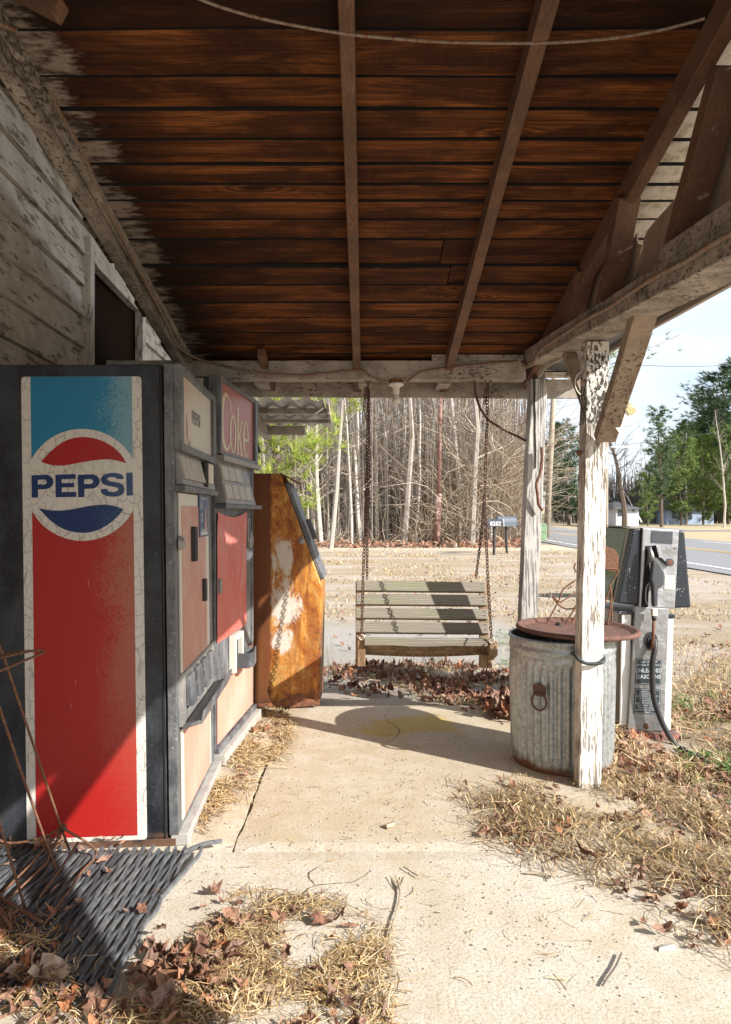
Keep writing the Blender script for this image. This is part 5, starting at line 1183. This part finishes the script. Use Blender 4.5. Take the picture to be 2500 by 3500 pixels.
scatter(WB, 2600, 5, lambda x, y, r: straw(mb, (x, y, surf(x, y)+.002), r.uniform(.03,.13), r, .0012, .018), .05)
scatter(BLL, 900, 6, lambda x, y, r: straw(mb, (x, y, surf(x, y)+.02), r.uniform(.03,.10), r, .0009, .02), .05)
scatter(BAND, 900, 8, lambda x, y, r: straw(mb, (x, y, surf(x, y)+.004), r.uniform(.05,.2), r, .0018, .03), .05)
scatter([(560,2620),(1500,2500),(2000,2700),(2500,3400),(700,3400)], 420, 9, lambda x, y, r: straw(mb, (x, y, surf(x, y)+.002), r.uniform(.015,.07), r, .0008, .008), .1)
scatter([(1780,2480),(2640,2200),(2640,2620),(2080,2700)], 2600, 10, lambda x, y, r: straw(mb, (x, y, surf(x, y)+.002), r.uniform(.05,.22), r, .0014, .06), .1)
tag(mb.build('pine_straw', M['straw'], kind='stuff'), 'dry tan pine straw drifted over the slab edges', 'straw')
mb = MB()
scatter(RZ, 420, 13, lambda x, y, r: leaf(mb, (x, y, surf(x, y)+.006), r.uniform(.014,.036), r), .06)
scatter(BLL, 130, 14, lambda x, y, r: leaf(mb, (x, y, surf(x, y)+.008+r.uniform(0,.02)), r.uniform(.018,.042), r, .4), .05)
scatter(BM, 60, 22, lambda x, y, r: leaf(mb, (x, y, surf(x, y)+.008+r.uniform(0,.02)), r.uniform(.02,.045), r, .4), .05)
scatter([(0,2900),(640,2900),(500,3300),(0,3300)], 26, 24, lambda x, y, r: leaf(mb, (x, y, .028), r.uniform(.012,.03), r, .3), .05)
scatter(BL, 90, 15, lambda x, y, r: leaf(mb, (x, y, surf(x, y)+.006), r.uniform(.014,.036), r), .08)
scatter(BAND, 950, 16, lambda x, y, r: leaf(mb, (x, y, surf(x, y)+r.uniform(0,.03)), r.uniform(.018,.045), r, .7), .08)
scatter([(1640,2400),(1770,2380),(1770,2500),(1650,2470)], 90, 17, lambda x, y, r: leaf(mb, (x, y, surf(x, y)+r.uniform(0,.05)), r.uniform(.03,.07), r, .6), .03)
scatter(FR, 460, 18, lambda x, y, r: leaf(mb, (x, y, surf(x, y)+.006), r.uniform(.02,.05), r, .5), .1)
scatter(WB, 45, 19, lambda x, y, r: leaf(mb, (x, y, surf(x, y)+.006), r.uniform(.015,.035), r), .05)
scatter([(1100,2260),(1780,2180),(2100,2480),(2640,2300),(2640,2150),(1700,1960),(1120,2000)], 420, 20, lambda x, y, r: leaf(mb, (x, y, surf(x, y)+.01), r.uniform(.02,.045), r, .5), .2)
scatter([(0,2885),(420,2885),(300,2960),(0,2960)], 40, 21, lambda x, y, r: leaf(mb, (x, y, .03), r.uniform(.015,.03), r), .02)
tag(mb.build('leaf_litter', M['leaf'], kind='stuff'), 'brown curled dead leaves drifted against the slab and in the corners', 'dead leaves')
# single leaves, twigs and chips that stand out
def one(name, mb_, mat, label, cat, group=None): o = mb_.build(name, mat); base_at(o, o.data.vertices[0].co); return tag(o, label, cat, group)
def single_leaf(px, py, s, label, col, seed):
    m_ = MB(); rr = random.Random(seed); c = G(px, py); leaf(m_, (c.x, c.y, surf(c.x, c.y)+.012), s, rr, .25); m_.r = [col]*len(m_.v)
    return one('dead_leaf', m_, M['leaf'], label, 'leaf', 'single dead leaves')
single_leaf(235,3463,.062,'broad orange-brown leaf in the bottom left corner of the drift', .8, 3)
single_leaf(2275,3230,.034,'grey-brown curled leaf alone on the bare slab', .45, 5)
single_leaf(180,3390,.075,'pale tan lobed leaf on the mat near its lower edge', 1., 9)
single_leaf(2400,2925,.036,'rust-red leaf on the straw at the right edge', .8, 11)
single_leaf(2005,2960,.055,'brown folded leaf at the tip of the straw drift', .2, 12)
def chip(px, py, s, label):
    c = G(px, py); z = surf(c.x, c.y); m_ = MB(); m_.hexa([(c.x-s, c.y-s*.4, z), (c.x+s, c.y-s*.2, z), (c.x+s, c.y+s*.5, z), (c.x-s*.8, c.y+s*.3, z), (c.x-s*.9, c.y-s*.3, z+.008), (c.x+s*.8, c.y-s*.1, z+.016), (c.x+s*.8, c.y+s*.4, z+.014), (c.x-s*.7, c.y+s*.2, z+.006)])
    return one('wood_chip', m_, M['cream'], label, 'wood chip')
chip(2278,3275,.026,'pale flat wood chip beside the curled leaf on the slab')
def twig(pts, label, r=.0028, mat='twigdk'):
    m_ = MB(); m_.cur = .3; q = []
    for a, b in pts: c = G(a, b); q.append(Vector((c.x, c.y, surf(c.x, c.y)+.006+R.uniform(0,.004))))
    m_.tube(catmull(q, 3), r, 5); return one('twig', m_, M[mat], label, 'twig', 'twigs on the slab')
twig([(1330,3250),(1345,3190),(1362,3130),(1368,3080),(1360,3045)], 'brown stalk with a frayed seed head in the middle of the slab', .003, 'brush')
for dx in (-30,-12,18,30): twig([(1364,3075),(1364+dx*.6,3050),(1364+dx,3028)], 'frayed strand of the stalk in the middle of the slab', .0015, 'brush')
twig([(2060,3410),(2080,3380),(2105,3345),(2125,3300)], 'forked dark twig lying near the bottom right of the slab')
twig([(1380,2995),(1400,3010),(1428,3026)], 'short dark twig above the frayed stalk', .002)
twig([(1800,3015),(1850,3020),(1885,3030)], 'red-brown twig pod just left of the straw drift', .005, 'brush')
twig([(935,3130),(960,3150),(1010,3152),(1060,3165),(1085,3180)], 'dark twig on the straw below the centre left', .003)
twig([(1320,2855),(1345,2848)], 'brown pine cone scale on the far slab', .011, 'brush')
# pebbles
mb = MB()
def peb(x, y, r):
    s = r.uniform(.0015, .0055); mb.cur = r.random(); z = surf(x, y)
    mb.add([(x-s, y, z), (x, y-s*.8, z), (x+s, y, z), (x, y+s*.7, z), (x+r.uniform(-s,s)*.3, y, z+s*.9)], [(0,1,4),(1,2,4),(2,3,4),(3,0,4)])
scatter([(650,2480),(1100,2440),(1750,2560),(1950,2720),(2560,3500),(500,3500),(640,2900)], 1500, 31, peb, .05)
tag(mb.build('pebbles', M['stone'], kind='stuff'), 'small pebbles and grit loose on the slab', 'pebbles')
# green weeds at the right, dry tufts
mb = MB()
def weed(x, y, r):
    z = surf(x, y)
    for k in range(10):
        mb.cur = r.random(); a = r.uniform(0, 6.3); rad = r.uniform(.005,.035); h = r.uniform(.01,.05); s = r.uniform(.006,.013)
        c = Vector((x+rad*math.cos(a), y+rad*math.sin(a), z+h)); u = Vector((r.uniform(-1,1), r.uniform(-1,1), r.uniform(-.3,.3))).normalized()*s; v = u.cross(Vector((0,0,1))).normalized()*s*.7
        mb.add([c-u, c-v, c+u, c+v], [(0,1,2,3)])
scatter([(2330,2580),(2560,2590),(2560,2770),(2400,2720)], 150, 41, weed, .05)
scatter([(2270,2380),(2340,2390),(2350,2440),(2280,2430)], 25, 42, weed, .04)
scatter([(1230,2270),(1300,2270),(1300,2330),(1230,2330)], 12, 43, weed, .04)
scatter([(1690,2170),(1760,2160),(1770,2290),(1700,2280)], 50, 44, weed, .06)
scatter([(2150,2480),(2560,2200),(2560,2560)], 60, 45, weed, .2)
tag(mb.build('weeds', M['weed'], kind='stuff'), 'low green weeds among the straw', 'weeds')
mb = MB()
def blade(mb_, x, y, h, r, wd=.0035, z=None, lean=.5):
    z = surf(x, y) if z is None else z; mb_.cur = r.random(); a = r.uniform(0, 6.3); l = r.uniform(.1, lean)*h; b = a+1.57
    dx, dy = math.cos(a)*l, math.sin(a)*l; wx, wy = math.cos(b)*wd, math.sin(b)*wd
    mb_.add([(x-wx, y-wy, z), (x+wx, y+wy, z), (x+dx*.4+wx*.6, y+dy*.4+wy*.6, z+h*.6), (x+dx*.4-wx*.6, y+dy*.4-wy*.6, z+h*.6), (x+dx, y+dy, z+h)], [(0,1,2,3),(3,2,4)])
rr = random.Random(77)
for k in range(26000):
    y = 4.75+22*rr.random()**1.5; x = rr.uniform(-.42*y-.3, .62*y+.3)
    if y < 7 and -2 < x < 1.0: continue
    if mnoise.noise(Vector((x*.45, y*.45, 3)))+.5*mnoise.noise(Vector((x*1.7, y*1.7, 9))) < -.02: continue
    if abs(x-12.6) < 5.2: continue
    blade(mb, x, y, rr.uniform(.012,.05)*(1+y*.02), rr, .002+.0006*y, lean=1.6)
for k in range(2600):
    y = rr.uniform(3.6, 7.5); x = rr.uniform(1.35, 5)
    blade(mb, x, y, rr.uniform(.02,.09), rr, .0022, lean=1.6)
tag(mb.build('dry_grass', M['straw'], kind='stuff'), 'short dead grass over the lot beyond the porch', 'grass')
# dry upright weeds behind the slab
mb = MB()
for (px, py, n_, h) in ((1480,2330,60,.32), (1400,2320,30,.25), (1130,2330,12,.38), (1560,2340,40,.2), (1330,2320,20,.22)):
    c = G(px, py)
    for k in range(n_):
        a = rr.uniform(0, 6.3); l = rr.uniform(0,.12); mb.cur = rr.random()
        mb.tube([(c.x+rr.gauss(0,.04), c.y+rr.gauss(0,.04), c.z), (c.x+math.cos(a)*l+rr.gauss(0,.05), c.y+math.sin(a)*l, c.z+h*rr.uniform(.5,1))], [.0015,.0006], 3, False)
tag(mb.build('dry_weeds', M['brush'], kind='stuff'), 'thin dead weed stalks standing under the swing', 'weeds')

# ------------------------------------------------------------------ background things
def cyl_thing(name, p0, p1, r0, r1, mat, label, cat, group=None, n=14):
    mb = MB(); mb.tube([p0, (Vector(p0)+Vector(p1))/2, p1], [r0, (r0+r1)/2, r1], n); o = mb.build(name, mat, smooth_=True); base_at(o, p0); return tag(o, label, cat, group)
b = G(1494,1868); rp_ = empty('red_pole', b, 'tall slim pole in faded red paint, seen between the swing chains', 'pole')
mb = MB(); mb.tube([b, b+Vector((.07,0,2.2))], .125, 14); mb.build('lower_sleeve', M['pole_red'], rp_, smooth_=True)
mb = MB(); mb.tube([b+Vector((.07,0,2.2)), b+Vector((.22,0,9.5))], [.085,.08], 14); mb.build('upper_pipe', M['pole_red'], rp_, smooth_=True)
mb = MB(); mb.tube([b+Vector((.065,0,2.12)), b+Vector((.075,0,2.25))], .14, 14); mb.build('collar', M['pole_red'], rp_, smooth_=True)
for (a, c_, r_, lb) in (((1460,1858),(1495,1868),.12,'short grey log lying left of the red pole'), ((1505,1868),(1560,1872),.11,'pale fallen log lying right of the red pole')):
    p0 = G(*a, .1); p1 = G(*c_, .1); cyl_thing('log', p0, p1, r_, r_*.8, M['pole_wood'], lb, 'log', 'logs by the red pole', 8)
# utility pole + wires
b = G(1868,1842); k_ = b.y/F; up_ = empty('utility_pole', b, 'weathered wooden utility pole right of the farther post', 'utility pole')
mb = MB(); mb.tube([b, b+Vector((.25,0,5)), b+Vector((.55,0,11))], [.17,.15,.12], 12); mb.build('pole', M['pole_wood'], up_, smooth_=True)
mb = MB(); mb.bar(b+Vector((-.6,0,10.2)), b+Vector((1.6,0,10.2)), .1, .12); mb.build('crossarm', M['pole_wood'], up_)
b2 = P(2140,1527,60); mb = MB(); mb.bar(b2+Vector((-1.3,0,0)), b2+Vector((.5,0,0)), .12, .12); up2 = empty('utility_pole', (b2.x-.4, 60, gz(b2.x, 60)), 'distant utility pole whose white crossarm shows beside the nearer post', 'utility pole'); mb.build('crossarm', M['white'], up2)
mb = MB(); mb.tube([(b2.x-1.7, 60, gz(b2.x,60)), (b2.x-1.7, 60, b2.z+.8)], .14, 8); mb.build('pole', M['pole_wood'], up2)
for (a, c_, lb) in ((P(1900,1225,b.y), P(2800,1180,70), 'upper power line sagging past the trees'), (P(2140,1520,60), P(2900,1330,90), 'lower power line running off above the pines')):
    m_ = MB(); m_.tube([a.lerp(c_, t/10)-Vector((0,0,1.2*math.sin(math.pi*t/10))) for t in range(11)], .018, 4); one('power_line', m_, M['black'], lb, 'power line')
m_ = MB(); m_.tube([P(2120,1655,70), P(2166,1736,70)], .03, 4); m_.tube([P(2166,1736,70), P(2194,1785,70)], .09, 5); one('guy_wire', m_, M['white'], 'slanting guy wire with a white guard before the small white house', 'guy wire')
# green pedestal
b = G(1860,1848); gb = empty('utility_box', b, 'green utility pedestal beside the road at the pole', 'utility box'); k_ = b.y/F
mb = MB(); mb.box(b.x-.19, b.x+.16, b.y, b.y+.3, b.z-.05, b.z+.80); mb.build('cabinet', M['green_box'], gb, bevel=.03)
mb = MB(); mb.box(b.x-.22, b.x+.12, b.y-.02, b.y+.32, b.z+.78, b.z+.88); mb.build('cap', M['green_box'], gb, bevel=.03)
# mailboxes
def mailbox(px, py, wpx, hpx, ylab, mat, label, bw, bl, base, yaw, number=None):
    b = G(*base); root = empty('mailbox', b, label, 'mailbox', 'mailboxes on posts')
    c = P(px, py, b.y); mb = MB(); n_ = 10
    prof_ = [(-bw/2,0),(-bw/2,bw*.45)]+[(bw/2*math.cos(math.pi-math.pi*t/n_), bw*.45+bw/2*math.sin(math.pi*t/n_)) for t in range(1,n_)]+[(bw/2,bw*.45),(bw/2,0)]
    ax_ = Vector((math.cos(yaw), math.sin(yaw), 0)); sd = Vector((-ax_.y, ax_.x, 0))
    pl_ = [c+sd*u+Vector((0,0,v))-ax_*bl/2 for u, v in prof_]; mb.prism(pl_, ax_*bl); bx_ = mb.build('box', mat, root, bevel=.008)
    mb = MB(); mb.tube([b-Vector((0,0,.05)), c+Vector((0,0,-.01))], .045, 8); mb.build('post', M['black'], root)
    mb = MB(); pl2 = [c+sd*u*1.05+Vector((0,0,v*1.02))+ax_*(bl/2) for u, v in prof_]; mb.prism(pl2, ax_*.015); mb.build('door', M['white'] if number else mat, root)
    if number:
        mb = MB(); put2d(mb, text2d(number, .19, .01), c-sd*(bw/2+.004)+Vector((0,0,bw*.36)) if sd.y > 0 else c+sd*(bw/2+.004)+Vector((0,0,bw*.36)), ax_, (0,0,1)); mb.build('number', M['white'], root)
    return root
mailbox(1690,1800,0,0,0,M['mail_black'],'small black mailbox with white number 8282',.27,.56,(1689,1897),.12,'8282')
mailbox(1730,1799,0,0,0,M['mail_grey'],'larger grey metal mailbox right of the black one',.36,.66,(1733,1893),.12)
# houses
def house(name, xa, xb, yb, yt, Y, rid, mat, label, wins):
    a = P(xa, yb, Y); b_ = P(xb, yb, Y); zt = P(0, yt, Y).z; zr = P(0, rid, Y).z; root = empty(name, a, label, 'house')
    mb = MB(); mb.box(a.x, b_.x, Y, Y+8, a.z-.6, zt); mb.build('wall', mat, root)
    mb = MB(); o_ = .4; mb.add([(a.x-o_,Y-o_,zt-.1),(b_.x+o_,Y-o_,zt-.1),(b_.x+o_,Y+8+o_,zt-.1),(a.x-o_,Y+8+o_,zt-.1),(a.x+1.2,Y+4,zr),(b_.x-1.2,Y+4,zr)], [(0,1,5,4),(1,2,5),(2,3,4,5),(3,0,4),(3,2,1,0)]); mb.build('roof', M['shingle'], root)
    for (x0, x1, y0, y1) in wins:
        p = P(x0, y1, Y); q = P(x1, y0, Y); mb = MB(); mb.box(p.x, q.x, Y-.06, Y+.02, p.z, q.z); mb.build('window', M['mail_black'], root)
house('small_house', 2106, 2184, 1778, 1736, 66, 1708, M['house_pale'], 'small white house with a dark roof among far trees', [(2113,2127,1742,1763),(2161,2170,1743,1748)])
house('blue_house', 2280, 2440, 1788, 1742, 78, 1716, M['house_blue'], 'pale blue house half hidden behind the far right trees', [(2298,2312,1752,1772),(2350,2365,1752,1775)])

# ------------------------------------------------------------------ trees
def rot_dir(d, ang, az_):
    u = d.orthogonal().normalized(); v = d.cross(u); return (d*math.cos(ang)+(u*math.cos(az_)+v*math.sin(az_))*math.sin(ang)).normalized()
def bare_tree(seed, H=12, tr=.14, nb=26, sides=6, twl=3, spread=.9, low=.15, upb=.35):
    rr = random.Random(seed); tk = MB(); cr_ = MB(); tk.cur = rr.random(); pts = []; p = Vector((0,0,-.15)); d = Vector((rr.gauss(0,.03), rr.gauss(0,.03), 1)); n_ = 10
    for i in range(n_+1): pts.append(p.copy()); d = (d+Vector((rr.gauss(0,.05), rr.gauss(0,.05), .1))).normalized(); p = p+d*H/n_
    tk.tube(pts, [tr*(1-.85*i/n_) for i in range(n_+1)], sides)
    def br(p, d, L_, r_, lv):
        q = [p]; dd = d
        k_ = 4 if lv < 2 else 3
        for i in range(k_): dd = (dd+Vector((rr.gauss(0,.16), rr.gauss(0,.16), rr.gauss(0,.1)+upb*.2))).normalized(); q.append(q[-1]+dd*L_/k_)
        cr_.cur = rr.random(); cr_.tube(q, [r_*(1-.75*i/k_) for i in range(k_+1)], 3, False)
        if lv < twl:
            for j in range(rr.randint(2, 4) if lv < 2 else 3):
                t = rr.uniform(.25, 1); i = min(k_-1, int(t*k_)); br(q[i].lerp(q[i+1], t*k_-i), rot_dir(dd, rr.uniform(.4, 1.0), rr.uniform(0, 6.3)), L_*rr.uniform(.4,.65), r_*.5, lv+1)
    for k in range(nb):
        t = low+(1-low)*rr.random(); i = min(n_-1, int(t*n_)); b_ = pts[i].lerp(pts[i+1], t*n_-i)
        az_ = rr.uniform(0, 6.3); d = Vector((math.cos(az_), math.sin(az_), rr.uniform(.1, 1.0)*upb*2)).normalized(); br(b_, d, H*.16*spread*(1.25-t)*rr.uniform(.6,1.3), tr*.28*(1.15-t)+.006, 1)
    return tk, cr_
def tuft(mb, c, d, s, rr, n_=14, wd=.03):
    for k in range(n_):
        v = (d*rr.uniform(.2,1.1)+Vector((rr.gauss(0,.6), rr.gauss(0,.6), rr.gauss(0,.45)))).normalized()*s*rr.uniform(.7,1.1); w_ = v.orthogonal().normalized()*s*wd
        mb.cur = rr.random(); mb.add([c-w_, c+w_, c+v], [(0,1,2)])
def pine_tree(seed, H=14, tr=.16, nw=16, low=.4, L0=.28, tufts=9, ts=.35, droop=0., top=.15, nn=14, wd=.05):
    rr = random.Random(seed); tk = MB(); cr_ = MB(); tk.cur = .4; pts = []; p = Vector((0,0,-.2)); d = Vector((rr.gauss(0,.03), rr.gauss(0,.03), 1)); n_ = 9
    for i in range(n_+1): pts.append(p.copy()); d = (d+Vector((rr.gauss(0,.03), rr.gauss(0,.03), .2))).normalized(); p = p+d*H/n_
    tk.tube(pts, [tr*(1-.88*i/n_) for i in range(n_+1)], 7)
    for k in range(nw*4):
        t = low+(1-low)*(k+rr.random())/(nw*4); i = min(n_-1, int(t*n_)); b_ = pts[i].lerp(pts[i+1], t*n_-i); az_ = rr.uniform(0, 6.3)
        f_ = (t-low)/(1-low); L_ = H*L0*(top+(1-top)*math.sin(math.pi*min(1, (1-f_)*.85+.08)))*rr.uniform(.5,1.15)
        d = Vector((math.cos(az_), math.sin(az_), rr.uniform(.0,.5)-droop)).normalized(); q = [b_]
        for j in range(3): d = (d+Vector((rr.gauss(0,.12), rr.gauss(0,.12), .12))).normalized(); q.append(q[-1]+d*L_/3)
        tk.tube(q, [tr*.22*(1.1-t), tr*.15*(1.1-t), tr*.1*(1.1-t), .01], 3, False)
        for j in range(tufts):
            u = rr.uniform(.3, 1.05); jj = min(2, int(u*3)); c = q[jj].lerp(q[jj+1], u*3-jj)+Vector((rr.gauss(0,1), rr.gauss(0,1), rr.gauss(0,.7)))*L_*.13
            tuft(cr_, c, (d+Vector((0,0,.5))).normalized(), ts*rr.uniform(.7,1.2), rr, nn, wd)
    return tk, cr_
def tree_thing(name, tkcr, loc, label, group, mats, rz=0, sc=1):
    root = empty(name, loc, label, 'tree', group, rot=(0,0,rz)); root.scale = (sc,)*3
    a = tkcr[0].build('trunk', mats[0], root, local=True); b_ = tkcr[1].build('crown', mats[1], root, local=True); return root
def copy_tree(root, loc, rz, sc, label=None, group=None):
    r_ = root.copy(); S.collection.objects.link(r_); r_.location = loc; r_.rotation_euler = (0,0,rz); r_.scale = (sc,)*3
    if label: r_['label'] = label
    if group: r_['group'] = group
    for ch in root.children: c = ch.copy(); S.collection.objects.link(c); c.parent = r_
    return r_
rr = random.Random(99)
kinds = [bare_tree(s, H, tr, nb, twl=3, spread=sp, low=lo, upb=ub) for s, H, tr, nb, sp, lo, ub in ((1,13,.10,30,.8,.1,.35),(2,12,.10,26,.7,.15,.4),(3,14,.115,30,.9,.2,.3),(4,11,.07,22,.6,.08,.5),(5,10,.06,24,.7,.05,.6),(6,13,.11,34,1.1,.1,.3))]
protos = []
WLAB = 'bare grey-trunked tree in the leafless wood across the lot'
spots = []
for k in range(170):
    Y = 29+26*rr.random()**1.3; xmin = -.20*Y-1; xmax = .235*Y-.5+(Y-30)*.03
    spots.append((rr.uniform(xmin, xmax), Y))
for k, (x, Y) in enumerate(spots):
    i = k % 6
    if k < 6: protos.append(tree_thing('bare_tree', kinds[i], (x, Y, gz(x, Y)), WLAB, 'bare trees of the wood', (M['bark'], M['twig']), rr.uniform(0,6), rr.uniform(.85,1.2)))
    else: copy_tree(protos[i], (x, Y, gz(x, Y)), rr.uniform(0, 6.3), rr.uniform(.75, 1.25))
# dense thicket and brush: uncountable
mb = MB()
for k in range(2300):
    Y = rr.uniform(29, 75); x = rr.uniform(-.22*Y-1, .25*Y-.5 if Y < 55 else .24*Y); h = rr.uniform(4, 15); mb.cur = rr.random(); lx = rr.gauss(0,.5)
    r_ = rr.uniform(.018,.05)*(Y/35); z = gz(x, Y); mb.tube([(x, Y, z), (x+lx*.4, Y, z+h*.5), (x+lx, Y, z+h)], [r_, r_*.7, r_*.3], 3, False)
tag(mb.build('thicket', M['twig'], kind='stuff'), 'mass of thin bare saplings filling the wood', 'wood')
mb = MB()
for k in range(6500):
    Y = rr.uniform(28.5, 42); x = rr.uniform(-.21*Y-1, .245*Y-.6)
    if x < 1.5 and rr.random() < .55: continue 
    right = smooth((x-1.0)/5.0); h = rr.uniform(.4, 2.0)+right*rr.uniform(0, 7.0); mb.cur = rr.random(); z = gz(x, Y); a = rr.uniform(0, 6.3)
    z0 = z+right*rr.uniform(0, 4); q = [Vector((x, Y, z0))]; d = Vector((math.cos(a)*.7, math.sin(a)*.5, 1)).normalized()
    L_ = h*rr.uniform(.5, 1.1)
    for j in range(5): d = (d+Vector((rr.gauss(0,.38), rr.gauss(0,.2), rr.gauss(0,.28)-.06))).normalized(); q.append(q[-1]+d*L_/5)
    r_ = rr.uniform(.010,.024); mb.tube(q, [r_, r_, r_*.8, r_*.7, r_*.5, r_*.3], 3, False)
tag(mb.build('brush', M['brush'], kind='stuff'), 'tangled tan brush and vines at the edge of the wood', 'brush')
mb = MB()
for k in range(9000):
    Y = rr.uniform(27.5, 36); x = rr.uniform(-.22*Y-1, .25*Y); z = gz(x, Y); s = rr.uniform(.04,.11); mb.cur = rr.random(); u = Vector((rr.gauss(0,1), rr.gauss(0,1), rr.gauss(0,.6))).normalized()*s; v = u.orthogonal().normalized()*s*.7
    c = Vector((x, Y, z+abs(rr.gauss(0,.12)))); mb.add([c-u, c-v, c+u, c+v], [(0,1,2,3)])
tag(mb.build('wood_leaf_litter', M['leaf'], kind='stuff'), 'reddish fallen leaves under the wood edge', 'dead leaves')
# the pine close by on the left
yp = pine_tree(21, 7.5, .07, 24, .14, .27, 12, .27, nn=26, wd=.017)
tree_thing('young_pine', yp, (-1.62, 12.0, gz(-1.62, 12)), 'bright yellow-green young pine behind the rusted ice chest', None, (M['barkdk'], M['needle_y']))
yp2 = pine_tree(22, 8.0, .07, 8, .42, .20, 4, .30, nn=24, wd=.018)
tree_thing('young_pine', yp2, (-1.4, 27.0, gz(-1.4, 27)), 'thin young pine with yellow-green tufts just left of the swing', None, (M['bark'], M['needle_y']), 0, 1.5)
# pine reaching in from the right at the top
pr = pine_tree(23, 13, .18, 10, .52, .3, 9, .34, nn=18, wd=.028)
tree_thing('pine_tree', pr, (10.2, 31, gz(10, 31)), 'tall pine whose boughs hang between the two porch posts', None, (M['barkdk'], M['needle_m']))
def px_tree(px, py, Y): p = P(px, py, Y); return Vector((p.x, Y, gz(p.x, Y)))
fp_ = [('A', pine_tree(31, 15, .25, 22, .12, .30, 10, .75, nn=9, wd=.09)), ('B', pine_tree(32, 21, .34, 15, .42, .26, 16, .85, nn=9, wd=.09)), ('C', pine_tree(33, 19, .30, 22, .26, .17, 9, .65, nn=9, wd=.08, top=.05))]
tree_thing('pine_tree', fp_[0][1], px_tree(1945, 1760, 75), 'dense round green pine in the gap between the porch posts', None, (M['barkdk'], M['needle_g']), 1, .74)
copy_tree(bpy.data.objects['pine_tree.001'], px_tree(1905, 1760, 85), 2.5, .66, 'lower green pine behind the utility pole')
big = tree_thing('pine_tree', fp_[1][1], px_tree(2475, 1790, 82), 'tallest dark pine at the right edge, broad crowned', None, (M['barkdk'], M['needle_g']), .4, .90)
copy_tree(big, px_tree(2435, 1790, 92), 3.1, .78, 'tall dark pine just left of the tallest one')
copy_tree(big, px_tree(2540, 1790, 88), 1.1, .88, 'tall dark pine cut by the right edge of the view')
con = tree_thing('pine_tree', fp_[2][1], px_tree(2262, 1792, 68), 'slender pointed pine with a bare lower trunk, right of the white house', None, (M['barkdk'], M['needle_g']), 0, .62)
copy_tree(con, px_tree(2305, 1790, 80), 2, .62, 'second slender pine behind the pointed one')
med = tree_thing('pine_tree', pine_tree(35, 10, .15, 16, .08, .3, 9, .6, nn=9, wd=.08), px_tree(2330, 1790, 74), 'yellow-green young pine in front of the blue house', 'young pines along the far wood edge', (M['barkdk'], M['needle_m']), 0, .95)
for k, (px, Y, sc) in enumerate(((2215,72,.55),(2240,90,.95),(2360,86,1.1),(2405,76,1.0),(2440,84,.8),(2490,78,1.1),(2520,72,.8),(2290,96,1.1),(2380,100,1.4),(2450,104,1.5),(2330,104,1.3))):
    copy_tree(med, px_tree(px, 0, Y), k*1.3, sc, 'green bushy pine in the far wood behind the road')['group'] = 'bushy pines of the far wood'
fb = []
for k in range(46):
    Y = rr.uniform(74, 105); px = rr.uniform(2195, 2560) if k > 5 else rr.uniform(1895, 1990); x = (px-CX)/F*Y
    i = k % 6; copy_tree(protos[i], (x, Y+2, gz(x, Y+2)), rr.uniform(0, 6), rr.uniform(.65, 1.0), 'bare tree among the pines of the far wood', 'bare trees of the far wood')
bt = bare_tree(51, 15, .3, 46, twl=3, spread=1.5, low=.15, upb=.5)
tree_thing('bare_tree', bt, px_tree(2135, 1780, 63), 'wide bare dark tree arching over the small white house', None, (M['barkdk'], M['twigdk']), 0, .85)
wt = bare_tree(52, 16, .16, 40, twl=2, spread=.9, low=.3, upb=.8)
tree_thing('bare_tree', wt, px_tree(2475, 1790, 66), 'tall slim pale bare tree before the tallest pine', None, (M['bark'], M['bark']), 2, .72)
mb = MB()
for k in range(2200):
    Y = rr.uniform(80, 118); px = rr.uniform(2080, 2600) if k > 200 else rr.uniform(1890, 1995); x = (px-CX)/F*Y; h = rr.uniform(1.5, 7); mb.cur = rr.random(); z = gz(x, Y); r_ = rr.uniform(.04,.1); lx = rr.gauss(0,.4)
    mb.tube([(x, Y, z), (x+lx, Y, z+h)], [r_, r_*.3], 3, False)
tag(mb.build('far_thicket', M['hedge_back'], kind='stuff'), 'dark mass of thin stems filling the far wood', 'wood')
print('objects', len(bpy.data.objects))
